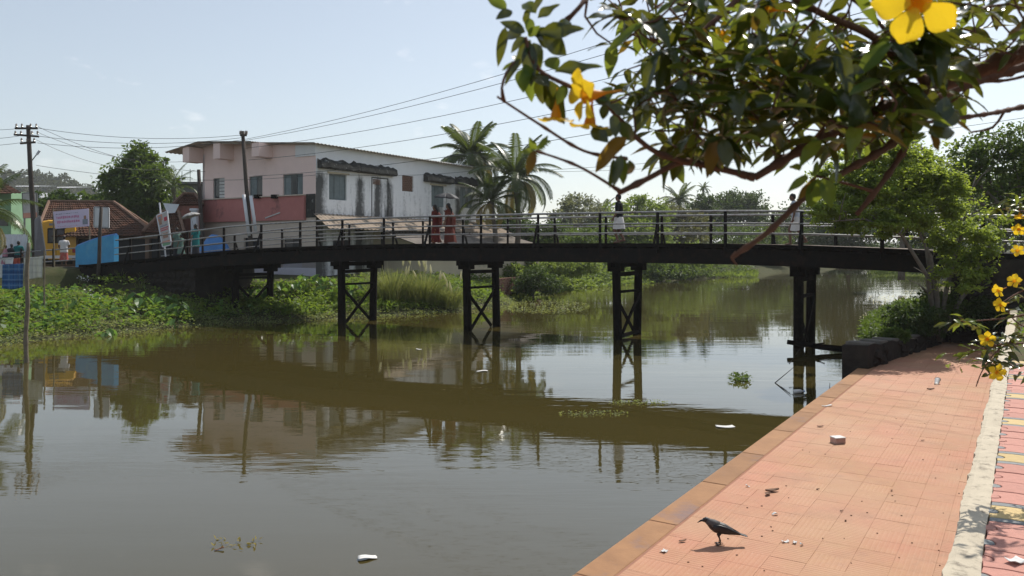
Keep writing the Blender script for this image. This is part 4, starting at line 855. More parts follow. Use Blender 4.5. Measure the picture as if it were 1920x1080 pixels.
n = 9000; uu = 13.3+26*rng.random(n); pts = np.array([UVp(u, vsh(u)+x*(min(2.2, (u-12.9)*.14-.35-vsh(u)) if u < 22 else 2.2), .1+.35*min(1, x)) for u, x in zip(uu, rng.random(n)**1.1)]); pts[:, 2] += .35*rng.random(n)
tag(ob('shore_weeds', leaf_mesh('shore_weeds', pts, rdirs(n, (0, 0, .4)), .16*(.6+.8*rng.random(n)), .08, L_['mid'], .1)), 'dark weeds covering the right shore behind the low stone wall', 'ground cover', kind='stuff')
n = 2600; pts = np.array([UVp(10+14*random.random(), 2.9+3.2*random.random(), 1.5) for _ in range(n)]); pts[:, 2] += .18*rng.random(n)
tag(ob('garden_weeds', leaf_mesh('garden_weeds', pts, rdirs(n, (0, 0, .5)), .12, .06, L_['weed'], .1)), 'sparse weeds on the bare soil beyond the tile path', 'ground cover', kind='stuff')

cover('bank_herbs', 'broad-leaved herbs dotted through the left bank weeds', 2600, -14, 10, .6, 10, .42, .30, 'taro', per=7, dens=hole)
cover('bank_creeper', 'dark creeping patches among the left bank weeds', 7000, -14, 12, .4, 9, .30, .12, 'dark', per=90, dens=hole)
gb_ = []
for u, x in scatter(70, -14, 11, .5, 9.5): gb_.append(bank_pt(u, x))
bl0 = blades('bank_grass', gb_[0], 26, .75, .5, 'grass', .010); vco = np.array([v.co[:] for v in bl0.vertices]); fcs = [tuple(p.vertices) for p in bl0.polygons]; m = MB()
for p_ in gb_:
    a_ = random.uniform(0, 6.28); R = np.array([[math.cos(a_), -math.sin(a_), 0], [math.sin(a_), math.cos(a_), 0], [0, 0, random.uniform(.7, 1.3)]]); m.add((vco@R.T+np.array(p_)).tolist(), fcs)
tag(m.build('bank_grass', L_['grass']), 'loose grass tufts standing in the left bank weeds', 'grass', kind='stuff')
# ------------------------------------------------------------------ left bank street: houses, bus, poles, signs
M['clay_tile'] = mat('clay_tile', (.125, .060, .038), (.075, .038, .027), 3, .9, .1, dirt=(.035, .028, .023), dscale=1.1, dlo=.45, dhi=.68)
M['clay_ridge'] = mat('clay_ridge', (.22, .14, .10), (.16, .10, .075), 3, .9, .15)
M['mud_wall'] = mat('mud_wall', (.17, .115, .08), (.11, .075, .055), 2, .9, .1)
M['green_wall'] = mat('green_wall', (.30, .48, .30), (.26, .42, .26), 1.5, .9, .15)
M['red_mason'] = mat('red_mason', (.30, .13, .10), (.22, .10, .08), 3, .9, .1, dirt=(.10, .06, .05))
M['white_paint'] = mat('white_paint', (.66, .67, .70), (.56, .57, .60), 2, .7, .3, dirt=(.35, .34, .33), dscale=1.5, dlo=.6, dhi=.8)
M['white_roof'] = mat('white_roof', (.72, .74, .78), None, 1, .5, .4)
M['grey_conc'] = mat('grey_conc', (.24, .235, .23), (.16, .155, .15), 1, .95, .1)
M['blue_paint'] = mat('blue_paint', (.05, .33, .60), (.04, .26, .50), 2, .55, .4, dirt=(.10, .36, .55), dscale=1.2, dlo=.5, dhi=.7)
M['blue_tarp'] = mat('blue_tarp', (.06, .22, .52), (.04, .16, .40), 3, .45, .4, bump=.5, bscale=6)
M['pole_conc'] = mat('pole_conc', (.085, .07, .06), (.05, .042, .038), 5, .9, .15)
M['bamboo'] = mat('bamboo', (.19, .16, .11), (.11, .09, .065), 8, .7, .3)
M['wire'] = mat('wire', (.03, .03, .03), None, 3, .5, .3)
M['metal_grey'] = mat('metal_grey', (.20, .20, .20), None, 5, .4, .5, metal=.5)
M['bus_yellow'] = mat('bus_yellow', (.62, .33, .02), (.56, .29, .02), 2, .35, .5, dirt=(.42, .25, .05), dscale=1.5, dlo=.6, dhi=.8)
M['rubber'] = mat('rubber', (.02, .02, .02), None, 5, .8, .2)
M['tail_red'] = mat('tail_red', (.40, .02, .015), None, 5, .25, .5)
M['porcelain'] = mat('porcelain', (.30, .24, .20), None, 5, .3, .5)
def corner_house(): pass
def tiled(mb, p00, p10, p01, p11, rows, cols, lip=.05, amp=.022):
    p00, p10, p01, p11 = map(Vector, (p00, p10, p01, p11)); nn = (p10-p00).cross(p01-p00).normalized()
    if nn.z < 0: nn = -nn
    q = cols*3
    for r in range(rows):
        vs = []
        for e, ex in ((r/rows-.012, lip), ((r+1)/rows+.01, .0)):
            for i in range(q+1):
                a = i/q; p = p00.lerp(p10, a).lerp(p01.lerp(p11, a), e); j = .012*math.sin(r*12.9+(i//3)*7.7)
                vs.append(p+nn*(ex+amp*(1 if i % 3 == 0 else -.4)+j))
        lo = [v-nn*(lip+.01) for v in vs[:q+1]]
        mb.add(vs+lo, [(i, i+1, q+2+i, q+1+i) for i in range(q)]+[(2*q+2+i, 2*q+3+i, i+1, i) for i in range(q)])
def tile_house(name, label, fe0, fe1, r0, r1, be0, be1, zg, rows, cols, wallm='mud_wall', openings=(), inset=.45):
    c = (Vector(fe0)+Vector(fe1)+Vector(be0)+Vector(be1))/4; c.z = zg; t = empty(name, c, 0, label, 'house'); o_ = lambda p: Vector(p)-c
    for a, b, c_, d_, n_ in ((fe0, fe1, r0, r1, cols), (be1, be0, r1, r0, cols), (fe1, be1, r1, r1, cols//2), (be0, fe0, r0, r0, cols//2)):
        m = MB(); tiled(m, o_(a), o_(b), o_(c_), o_(d_)+((o_(b)-o_(a))*.002), rows, n_); tag(m.build('roof_tiles', M['clay_tile'], t), kind='stuff')
    for a, b in ((r0, r1), (r1, fe1), (r0, fe0), (r1, be1)):
        m = MB(); a, b = o_(a)+Vector((0, 0, .06)), o_(b)+Vector((0, 0, .06)); m.tube([a.lerp(b, k/8)+Vector((0, 0, .02*(k % 2))) for k in range(9)], .09, 6); m.build('ridge_tiles', M['clay_ridge'], t)
    cs = [o_(p).lerp(Vector((0, 0, o_(p).z)), .10) for p in (fe0, fe1, be1, be0)]; ze = min(p.z for p in cs)-.05
    for i in range(4):
        a, b = cs[i], cs[(i+1) % 4]; L = (b-a).length; ax = (b-a).normalized(); ax.z = 0; m = MB(); nrm = Vector((ax.y, -ax.x, 0))
        wall(m, (a.x, a.y, 0), ax, L, -.2, ze, [(L*q0, L*q1, z0, min(z1, ze-.1)) for q0, q1, z0, z1 in openings] if i == 0 else [], nrm, .2); m.build('wall', M[wallm], t)
        if i == 0:
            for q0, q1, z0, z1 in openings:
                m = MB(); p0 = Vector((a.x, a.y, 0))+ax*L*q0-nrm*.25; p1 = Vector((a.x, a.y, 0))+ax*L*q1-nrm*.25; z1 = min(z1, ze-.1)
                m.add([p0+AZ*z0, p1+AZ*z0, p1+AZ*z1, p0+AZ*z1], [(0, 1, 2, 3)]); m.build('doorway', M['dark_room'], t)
    return t
def at(px, d, z): p = P(px, 0, d); p.z = z; return p
def zpx(py, d): return CH-(py-HZ)/F*d
tile_house('tiled_house', 'long low house with weathered clay-tile hip roof beside the yellow bus', at(66, 46, zpx(443, 46)), at(293, 46.5, zpx(441, 46.5)), at(92, 50.5, zpx(379, 50.5)), at(213, 51, zpx(380, 51)), at(66, 56, zpx(443, 46)), at(310, 57, zpx(441, 46)), 2.1, 15, 34, openings=((.32, .60, .0, 2.2), (.66, .97, .0, 2.2), (.02, .28, 0, 2.2)))
tile_house('tiled_shed', 'smaller clay-tile shed roof behind the election poster', at(268, 45.5, zpx(436, 45.5)), at(345, 45, zpx(436, 45.5)), at(305, 47, zpx(398, 47)), at(335, 47, zpx(398, 47)), at(268, 50, zpx(436, 45.5)), at(350, 50, zpx(436, 45.5)), 2.1, 8, 14, openings=((.1, .9, 0, 1.5),))
g = tile_house('gate_lodge', 'small red-walled lodge with tiled cap left of the pink house', at(325, 48, zpx(384, 48)), at(380, 47.5, zpx(384, 48)), at(345, 49.2, zpx(364, 49)), at(366, 49.2, zpx(365, 49)), at(328, 51, zpx(384, 48)), at(383, 51, zpx(384, 48)), 2.1, 5, 10, 'red_mason')
t = empty('white_pillar', at(365, 46, 2.1), 0, 'white plastered pillar between the red lodge and the pink house', 'pillar'); one('rbox', (0, 0, 1.55), (.34, .34, 3.1), .03).build('shaft', M['white_paint'], t); one('rbox', (0, 0, 3.16), (.44, .44, .12), .02).build('cap', M['white_paint'], t)
gh = empty('green_house', at(-20, 55, 2.1), 0, 'pale green house with red tiled eave at the left edge', 'house')
one('box', (-.6, 1.5, 2.4), (4.2, 3, 4.9)).build('wall', M['green_wall'], gh)
m = MB(); o_ = lambda p: p-Vector(gh.location); tiled(m, o_(at(-90, 53, zpx(364, 53))), o_(at(40, 53, zpx(362, 53))), o_(at(-90, 56.5, zpx(333, 56.5))), o_(at(-5, 56.5, zpx(335, 56.5))), 8, 16); tag(m.build('roof_tiles', M['clay_tile'], gh), kind='stuff')
one('box', (.9, -.02, 3.0), (.8, .06, 1.1)).build('window', M['glass_dark'], gh)
for px0, px1, py, lb_ in ((52, 84, 349, 'long white shed roof left of the tall utility pole'), (128, 152, 351, 'short white shed roof showing between the dark trees')):
    t = empty('white_shed', at((px0+px1)/2, 80, 2.2), 0, lb_, 'shed'); wd = (px1-px0)/F*80+.6
    m = MB(); z = zpx(py, 80)-2.2; corr(m, (-wd/2, -1.5, z-.12), (wd/2, -1.5, z-.12), (-wd/2, 1.5, z+.12), (wd/2, 1.5, z+.12), 30, .03); m.build('roof', M['white_roof'], t)
    one('box', (0, 0, z/2-.4), (wd*.92, 2.2, z-.6)).build('wall', M['white_paint'], t)
gb = empty('unfinished_building', at(352, 68, 2.2), 0, 'grey unfinished concrete block left of the pink house', 'building')
one('box', (0, 2, 3.1), (2.6, 4, 6.2)).build('wall', M['grey_conc'], gb); one('box', (0, 1.9, 6.3), (3.0, 4.6, .18)).build('slab', M['grey_conc'], gb)
for k, (x_, h_) in enumerate(((-.9, 1.1), (-.2, 1.3), (.5, .8), (.9, .7))): one('tube', [(x_, 1, 6.3), (x_, 1, 6.3+h_)], .025, 5).build('rebar', M['rust_steel'], gb)
one('box', (.3, -.02, 4.6), (.9, .05, 1.0)).build('window', M['dark_room'], gb)
# corrugated fence sheet by the left edge
t = empty('corrugated_shed', at(10, 42.5, 2.1), 0, 'pale corrugated metal sheet wall behind the palm fronds', 'shed')
m = MB(); corr(m, (-2.2, 0, .1), (1.1, 0, .1), (-2.2, .2, 1.7), (1.1, .2, 1.7), 26, .035); m.build('sheet', M['white_paint'], t)
for x_ in (-2.1, -.4, 1.0): one('beam', (x_, .12, -.1), (x_, .3, 1.6), .07, .07).build('post', M['dark_wood'], t)
# ---- yellow bus seen from behind
BW, BH = 1.95, 2.52
bus = empty('yellow_bus', at(109, 46.2, 2.135), math.radians(31), 'yellow bus parked with its rear towards the river', 'bus')
m = MB(); rings = []
for y, sx, sz, dz_ in ((0, .93, .96, .02), (.12, 1, 1, 0), (4.6, 1, 1, 0), (4.9, .9, .9, .0)):
    ring = []
    for a, b in ((-.86, .32), (-1, .40), (-1, 1.5), (-.93, 2.2), (-.80, 2.46), (-.5, 2.54), (.5, 2.54), (.80, 2.46), (.93, 2.2), (1, 1.5), (1, .40), (.86, .32)): ring.append(Vector((a*BW/2*sx, y, .32+(b-.32)*sz+dz_)))
    rings += ring
m.add(rings, [(i*12+j, (i+1)*12+j, (i+1)*12+(j+1) % 12, i*12+(j+1) % 12) for i in range(3) for j in range(12)]+[tuple(range(12)), tuple(range(47, 35, -1))]); body = m.build('body', M['bus_yellow'], bus)
for x0, x1 in ((-.50, -.16), (-.06, .30)):
    one('rbox', (0, 0, 0), (x1-x0+.07, .02, .85), .004).build('window', M['rubber'], bus).location = ((x0+x1)/2, -.012, 1.62)
    one('rbox', (0, 0, 0), (x1-x0-.04, .02, .72), .004).build('pane', M['glass_dark'], bus).location = ((x0+x1)/2, -.022, 1.62)
one('box', (-.20, -.012, 2.28), (.5, .03, .13)).build('vent', M['metal_grey'], bus)
one('box', (-.11, -.006, 1.2), (.02, .02, 1.5)).build('door_seam', M['rubber'], bus)
one('box', (.02, -.03, 1.05), (.04, .05, .2)).build('door_handle', M['metal_grey'], bus)
one('box', (-.05, -.02, 2.06), (.9, .03, .03)).build('trim', M['rubber'], bus)
one('rbox', (0, -.10, .40), (1.86, .16, .17), .02).build('bumper', M['white_paint'], bus); one('rbox', (.1, -.30, .30), (1.2, .30, .05), .01).build('step', M['bus_yellow'], bus)
for s_ in (-1, 1):
    one('rbox', (s_*.80, -.02, .78), (.16, .06, .26), .01).build('tail_light', M['tail_red'], bus)
    for y in (.9, 3.9):
        wh = MB(); wh.loft([((s_*(.97-q), y, .36), (0, .36*f, 0), (0, 0, .36*f)) for q, f in ((.02, .82), (.0, .93), (-.0, 1), (.2, 1), (.22, .8))], 18); wo = wh.build('wheel', M['rubber'], bus); rm = MB(); rm.loft([((s_*.985, y, .36), (0, .2*f, 0), (0, 0, .2*f)) for f in (1, .3)], 14); rm.build('rim', M['metal_grey'], wo)
# ---- blue parapet at the bridge end
a, b = at(146, 40.5, 0), at(218, 39.1, 0); dv = (b-a).normalized(); nv = Vector((dv.y, -dv.x, 0)); L = (b-a).length
bp = empty('blue_parapet', (a+b)/2+Vector((0, 0, 1.3)), 0, 'bright blue sloping parapet wall at the left bridge end', 'parapet'); c = Vector(bp.location)
m = MB(); vs = []; N_ = 12
for i in range(N_+1):
    q = i/N_; p = a+dv*L*q; top = zpx(462.5-21*q-2.6*math.sin(q*math.pi), 40); 
    for off in (.13, -.13): vs += [p+nv*off+Vector((0, 0, z)) for z in ((zpx(501, 40), top) if off > 0 else (top, zpx(501, 40)))]
m.add([v-c for v in vs], [(i*4+k, i*4+4+k, i*4+4+(k+1) % 4, i*4+(k+1) % 4) for i in range(N_) for k in range(4)]+[(0, 1, 2, 3), (N_*4+3, N_*4+2, N_*4+1, N_*4)]); m.build('panel', M['blue_paint'], bp)
m = MB(); m.tube([a+dv*L*q+Vector((0, 0, zpx(462.0-21*q-2.6*math.sin(q*math.pi), 40)+.01))-c for q in np.linspace(0, 1, 13)], .075, 6); m.build('coping', M['blue_tarp'], bp)
m = MB(); m.box((a+dv*L*.30+Vector((0, 0, 1.45)))-c, (1.0, .5, 1.35), math.atan2(dv.y, dv.x)); m.build('stone_footing', M['stone_dark'], bp)
rl = MB(); lr = empty('street_railing', at(70, 40.4, 2.1), 0, 'grey pipe railing along the road left of the blue parapet', 'railing'); c = Vector(lr.location)
for py0, py1 in ((471.5, 465), (492, 487)): m = MB(); m.tube([P(-60, py0+9, 40.4)-c, P(147, py1, 40.4)-c], .035, 7); m.build('rail', M['rail_pipe'], lr)
for px in (-20, 40, 100): m = MB(); m.beam(at(px, 40.4, 1.9)-c, at(px, 40.4, zpx(466, 40.4))-c, .07, .07); m.build('post', M['rust_steel'], lr)
m = MB(); vs = []
for i in range(41):
    px = -120+ (300)*i/40; 
    vs += [at(px, 40.1, 1.0), at(px, 40.1, 2.1+.04*math.sin(i)), at(px, 40.9, 2.13)]
m.add(vs, [(i*3+k, i*3+3+k, i*3+4+k, i*3+1+k) for i in range(40) for k in range(2)]); tag(m.build('road_edge', M['stone_dark']), 'dark earth retaining edge under the street railing', 'wall')
# ---- poles
def utility_pole(base, top, r, label, arms=(), name='utility_pole'):
    t = empty(name, base, 0, label, 'pole', None); v = Vector(top)-Vector(base); m = MB()
    m.tube([(0, 0, -.5), v*.33+Vector((.02, 0, 0)), v*.66-Vector((.01, 0, 0)), v], [r*1.2, r*1.05, r*.95, r*.85], 9); m.build('shaft', M['pole_conc'], t, smooth=True)
    for z, x0, x1, dz_ in arms:
        p = v*(z/v.z); ca = one('beam', p+Vector((x0, -.06, -dz_)), p+Vector((x1, -.06, dz_)), .09, .10).build('crossarm', M['pole_conc'], t)
        for x_ in (x0+.06, x0+.35, x1-.35, x1-.06): one('loft', [(p+Vector((x_, -.06, .05+k)), (f, 0, 0), (0, f, 0)) for k, f in ((0, .03), (.04, .06), (.08, .03), (.12, .055), (.2, .02))], 8).build('insulator', M['porcelain'], ca)
    return t
D1 = 41.4
p1 = utility_pole(at(67, D1, 2.1), P(53, 235, D1), .12, 'tall leaning utility pole with three crossarms near the left edge', ((zpx(241, D1)-2.1, -.65, .5, .0), (zpx(254.5, D1)-2.1, -.72, .55, -.05), (zpx(268, D1)-2.1, -.42, .35, .03)))
m = MB(); o_ = lambda q: q-Vector(p1.location); m.tube([o_(P(60, 301, D1)), o_(P(66, 293, D1)), o_(P(71, 287, D1))], .025, 6); br = m.build('lamp_arm', M['metal_grey'], p1); m = MB(); m.beam(o_(P(69, 290, D1)), o_(P(74.5, 282, D1)), .12, .07); m.build('lamp_head', M['white_paint'], p1)
D2 = 42.6
p2 = utility_pole(at(474, D2, 1.5), P(455, 246, D2), .11, 'slim leaning utility pole in front of the pink house', ((zpx(254, D2)-1.5, -.12, .22, 0),))
o_ = lambda q: q-Vector(p2.location)
for k, (x0, x1, y0, y1) in enumerate(((455, 461, 365, 442), (468, 474, 367, 436))): m = MB(); m.tube([o_(P(x0+2, y0, D2-.2)), o_(P((x0+x1)/2+4, (y0+y1)/2, D2-.22)), o_(P(x1+6, y1, D2-.2))], .09, 8); m.build('wrapped_sheet', M['white_paint'], p2, smooth=True)
utility_pole(at(382, 44.2, 2.0), P(372.5, 318, 44.2), .11, 'short bare pole at the left corner of the pink house', name='short_pole')
utility_pole(at(183, 38.2, 1.3), P(190, 388, 38.2), .085, 'thin dark pole in front of the blue parapet', name='thin_pole')
bbp = empty('bamboo_pole', at(48, 21.9, -.6), 0, 'bamboo pole standing in the water at the left', 'pole')
m = MB(); a = Vector((0, 0, 0)); b = P(52.5, 455, 21.9)-Vector(bbp.location); m.tube([a.lerp(b, k/20)+Vector((.02*math.sin(k*.7), 0, 0)) for k in range(21)], [.062*(1-.012*k)*(1.15 if k % 3 == 0 else 1) for k in range(21)], 8); m.build('culm', M['bamboo'], bbp, smooth=True)
# ---- wires
def wire(a, b, sag, label, r=.012, group='overhead wires'):
    a, b = Vector(a), Vector(b); m = MB(); m.tube([a.lerp(b, q)+Vector((0, 0, -4*sag*q*(1-q))) for q in np.linspace(0, 1, 17)], r, 4)
    tag(m.build('overhead_wire', M['wire']), label, 'wire', group)
R0 = (2150, 20)
ends = [(-260, 18), (-215, 18), (-130, 18), (-60, 18), (20, 18)]
for (y0, (ye, de)), lb_ in zip(zip((262, 264, 278, 300, 330), ends), ('topmost wire climbing right from the slim pole', 'second wire climbing right above the house roof', 'third wire climbing right above the house roof', 'fourth wire crossing the white wall towards the upper right', 'lowest wire climbing right across the white wall')):
    wire(P(455+(y0-262)*.3, y0, D2), P(1950, ye+60, de), .55, lb_, .010)
for y0, y1, lb_ in ((240, 253, 'upper wire between the two utility poles'), (255, 258, 'middle wire between the two utility poles'), (268, 262, 'lower wire between the two utility poles')): wire(P(70, y0, D1), P(455, y1, D2), .35, lb_, .011)
for y0, x1, y1, d1, lb_ in ((236, 385, 322, 44, 'wire sloping from the tall pole top to the pink house'), (247, 345, 303, 46, 'wire sloping from the tall pole towards the house eave'), (262, 300, 318, 47, 'steep wire from the tall pole down behind the leafy tree'), (310, 592, 328, 44, 'slack service wire reaching the pink wall')): wire(P(68, y0, D1), P(x1, y1, d1), .5, lb_, .010)
for y0, y1, lb_ in ((241, 232, 'top wire leaving the tall pole to the left'), (255, 262, 'second wire leaving the tall pole to the left'), (268, 272, 'third wire leaving the tall pole to the left'), (320, 345, 'slack wire drooping left from the tall pole')): wire(P(36, y0, D1), P(-260, y1-40, D1-4), .5, lb_, .010)
wire(P(592, 325, 43.9), P(905, 318, 57), .25, 'thin wire along the white wall under the roof', .010); wire(P(1000, 320, 60), P(1960, 215, 40), .4, 'thin wire above the far trees at right', .012); wire(P(1020, 322, 62), P(1500, 290, 60), .3, 'thin wire beside the coconut palm crown', .012)
# ---- signs and banners
M['banner_lilac'] = mat('banner_lilac', (.62, .54, .70), (.55, .47, .63), 2, .6, .3)
M['print_pink'] = mat('print_pink', (.62, .25, .42), None, 4, .6, .3); M['print_grey'] = mat('print_grey', (.25, .27, .33), None, 4, .6, .3); M['print_red'] = mat('print_red', (.55, .06, .09), None, 4, .6, .3)
M['print_orange'] = mat('print_orange', (.62, .30, .22), None, 4, .6, .3); M['print_green'] = mat('print_green', (.20, .38, .22), None, 4, .6, .3); M['poster_white'] = mat('poster_white', (.50, .48, .46), None, 3, .6, .3)
M['sign_grey'] = mat('sign_grey', (.16, .15, .17), (.11, .105, .12), 3, .6, .3); M['skin_print'] = mat('skin_print', (.38, .22, .16), None, 4, .6, .3)
def panel(name, label, q, mt, cat='banner', th=.03, fr=None):
    """q: four corners (lower left, lower right, upper right, upper left)"""
    q = [Vector(v) for v in q]; c = q[0].lerp(q[1], .5); t = empty(name, c, 0, label, cat); nn = (q[1]-q[0]).cross(q[3]-q[0]).normalized(); 
    if nn.y > 0: nn = -nn
    m = MB(); vs = [v-c+nn*s for s in (th/2, -th/2) for v in q]; m.add(vs, [(0, 1, 2, 3), (7, 6, 5, 4)]+[(i, 4+i, 4+(i+1) % 4, (i+1) % 4) for i in range(4)]); m.build('sheet', M[mt], t)
    if fr:
        for i in range(4): m = MB(); m.beam(q[i]-c, q[(i+1) % 4]-c, .05, .05); m.build('frame', M[fr], t)
    def pr(x0, x1, y0, y1, mt_, lift=.006):
        f = lambda x, y: q[0].lerp(q[1], x).lerp(q[3].lerp(q[2], x), y)-c+nn*(th/2+lift)
        m = MB(); m.add([f(x0, y0), f(x1, y0), f(x1, y1), f(x0, y1)], [(0, 1, 2, 3)]); m.build('print', M[mt_], t)
    return t, pr
r_ = random.Random(4)
t, pr = panel('cloth_banner', 'lilac cloth banner with lines of pink lettering hung beside the bus', [P(104, 429, 40), P(167, 424, 40), P(166, 391, 40), P(99.5, 397, 40)], 'banner_lilac', fr=None)
for y0, y1, mt_ in ((.80, .86, 'print_grey'), (.54, .70, 'print_pink'), (.28, .44, 'print_pink'), (.08, .13, 'print_pink')):
    x_ = .08
    while x_ < .70: w_ = r_.uniform(.02, .055); pr(x_, x_+w_, y0+r_.uniform(0, .03), y1-r_.uniform(0, .03), mt_); x_ += w_+r_.uniform(.008, .02)
pr(.82, .97, .12, .42, 'print_grey'); pr(.86, .93, .42, .62, 'skin_print')
for px in (100, 167): m = MB(); m.beam(P(px, 392, 40.05)-Vector(t.location), at(px+2, 40.05, 2.0)-Vector(t.location), .05, .05); m.build('pole', M['bamboo'], t)
t, pr = panel('blank_signboard', 'blank white signboard panel on the thin dark pole', [P(176.5, 426, 38.6), P(204, 427, 38.6), P(204, 390, 38.6), P(177, 388, 38.6)], 'white_paint', 'sign', .05, 'white_paint')
t, pr = panel('election_poster', 'tilted tall poster with red emblem and green foot at the bridge end', [P(305, 463, 41), P(321, 459, 41), P(313.5, 396, 41), P(294, 404, 41)], 'poster_white', 'poster', .03, 'white_paint')
pr(.02, .5, .80, .99, 'print_orange'); pr(.10, .38, .68, .9, 'skin_print', .009); pr(.12, .36, .86, .93, 'print_grey', .012); pr(.62, .92, .74, .86, 'print_red')
for y in (.60, .53, .47): 
    x_ = .12
    while x_ < .85: w_ = r_.uniform(.05, .12); pr(x_, x_+w_, y, y+.04, 'print_grey' if y > .58 else 'print_red'); x_ += w_+.025
pr(.25, .8, .24, .40, 'skin_print'); pr(0.02, .98, .10, .16, 'print_orange'); pr(.02, .98, .01, .095, 'print_green')
m = MB(); m.beam(P(299, 380, 41.08)-Vector(t.location), at(312, 41.08, 2.3)-Vector(t.location), .06, .06); m.build('pole', M['white_paint'], t)
t, pr = panel('hoarding', 'cream and pink hoarding panel behind the tall utility pole', [P(44, 409, 44), P(71, 407, 44), P(69, 362, 44), P(42, 362, 44)], 'poster_white', 'sign', .05, 'metal_grey'); pr(.02, .98, .0, .2, 'print_orange')
for px in (46, 67): m = MB(); m.beam(P(px, 409, 44.1)-Vector(t.location), at(px, 44.1, 2.0)-Vector(t.location), .07, .07); m.build('post', M['metal_grey'], t)
t, pr = panel('steel_signboard', 'leaning dark grey signboard with pale metal edge beside the bus', [P(66, 481, 40.8), P(86, 478, 40.2), P(75, 405, 40.2), P(66, 412, 40.8)], 'sign_grey', 'sign', .06, 'metal_grey')
for k in range(5): pr(.15, .8, .15+.15*k, .22+.15*k, 'print_grey')
t, pr = panel('white_tarpaulin', 'small white tarpaulin stretched under the lodge roof', [P(314, 400, 44), P(328, 399, 44), P(336, 383, 44), P(306, 381, 44)], 'white_paint', 'tarpaulin')
t = empty('blue_tarpaulin', at(400, 43.4, 2.0), 0, 'bright blue tarpaulin bundle behind the bridge railing by the pink house', 'tarpaulin')
m = MB(); m.grid(22, 12, lambda a, b: (-.85+1.9*a, -.5+b, .45+ (zpx(440, 43.4)-2.45)*max(0, math.sin(math.pi*min(1, a*1.02)))**.6*math.sin(math.pi*b)**.5+.06*vnoise(a*12, b*9))); m.build('sheet', M['blue_tarp'], t, smooth=True); one('box', (.1, 0, .25), (1.7, .8, .5)).build('crate', M['dark_wood'], t)
t = empty('blue_cupboard', at(376, 43.8, 2.0), 0, 'pale blue cupboard against the white pillar', 'cupboard'); one('rbox', (0, 0, .55), (.55, .4, 1.1), .02).build('body', M['blue_tarp'], t); one('box', (0, -.205, .6), (.5, .02, .9)).build('door', M['white_paint'], t)
# ---- clothes line
def cloth(name, label, x0, x1, y0, y1, d, mt, cat='cloth', wob=.05):
    m = MB(); t0, t1 = P(x0, y0, d), P(x1, y0-2, d); hh = (y1-y0)/F*d; ph = random.random()*9
    def fn(a, b): p = t0.lerp(t1, a); return p+Vector((0, wob*b*math.sin(a*11+ph)+.02*math.sin(a*29+ph), -hh*b-.03*math.sin(a*5+ph)*b))
    m.grid(26, 14, fn); o = m.build(name, mt, smooth=True); s_ = o.modifiers.new('thick', 'SOLIDIFY'); s_.thickness = .006; return tag(o, label, cat, 'washing on the line')
def check_mat(name, base, l1, l2, s=9):
    m, t, o = newmat(name); b = t.nodes.new('ShaderNodeBsdfPrincipled'); b.inputs['Roughness'].default_value = .9; c = t.nodes.new('ShaderNodeTexCoord'); sp = t.nodes.new('ShaderNodeSeparateXYZ'); lk(t, c.outputs['Object'], sp.inputs[0])
    col = mixc(t, 0., base, base)
    for ax, cc, k in ((0, l1, s), (2, l2, s), (0, l2, s*2.3), (2, l1, s*1.7)):
        col = mixc(t, ramp(t, math2(t, 'SINE', math2(t, 'MULTIPLY', sp.outputs[ax], k*2), 0), .55, .8, 0, .6), col, cc)
    lk(t, col, b.inputs['Base Color']); tr = t.nodes.new('ShaderNodeBsdfTranslucent'); lk(t, col, tr.inputs['Color']); ms = t.nodes.new('ShaderNodeMixShader'); ms.inputs[0].default_value = .35; lk(t, b.outputs[0], ms.inputs[1]); lk(t, tr.outputs[0], ms.inputs[2]); lk(t, ms.outputs[0], o.inputs[0]); return m
M['blue_check'] = check_mat('blue_check', (.05, .16, .36), (.18, .32, .5), (.03, .07, .2)); M['stripe_towel'] = check_mat('stripe_towel', (.58, .58, .54), (.44, .44, .42), (.56, .56, .52), 7)
M['cloth_white'] = mat('cloth_white', (.68, .68, .68), None, 3, .9, .1); M['cloth_pink'] = mat('cloth_pink', (.50, .24, .30), None, 3, .9, .1); M['cloth_red'] = mat('cloth_red', (.42, .10, .07), None, 3, .9, .1)
DL = 30.5
cl_t = empty('clothes_line', at(83, DL, .9), 0, 'clothes line rope tied between two sticks on the left bank', 'clothes line'); c = Vector(cl_t.location)
m = MB(); m.tube([P(-60, 484, DL)-c, P(20, 485.5, DL)-c, P(83, 478, DL)-c], .008, 5); m.build('rope', M['bamboo'], cl_t)
for px, y in ((-60, 478), (83, 470)): m = MB(); m.tube([at(px, DL, .5)-c, P(px, y, DL)-c], .03, 6); m.build('stick', M['bamboo'], cl_t)
cloth('hanging_cloth', 'white sheet on the line above the pink cloth', -40, 26, 485, 498, DL+.02, M['cloth_white']); cloth('hanging_cloth', 'pink cloth hanging behind the blue checked cloth', -4, 20, 487, 506, DL+.06, M['cloth_pink'])
cloth('hanging_cloth', 'red cloth hanging between the pink cloth and the striped towel', 20, 38, 486, 498, DL+.05, M['cloth_red']); cloth('hanging_cloth', 'cream striped towel drying right of the bamboo pole', 44, 81, 483, 524, DL-.03, M['stripe_towel'])
cloth('hanging_cloth', 'blue checked cloth hanging lowest on the line', 5, 44, 496, 542, DL-.10, M['blue_check']); cloth('hanging_cloth', 'pale cloth at the left edge of the line', -30, 8, 497, 524, DL, M['cloth_white'])
b0 = at(-105, 31.5, 1.0); palm('coconut_palm', 'palm fronds drooping into the left edge of the view', b0, P(-48, 415, 31.5), 22, 2.6, 44, .13, dry=2, seed=61, lw=.04, hang=.1, group=None)
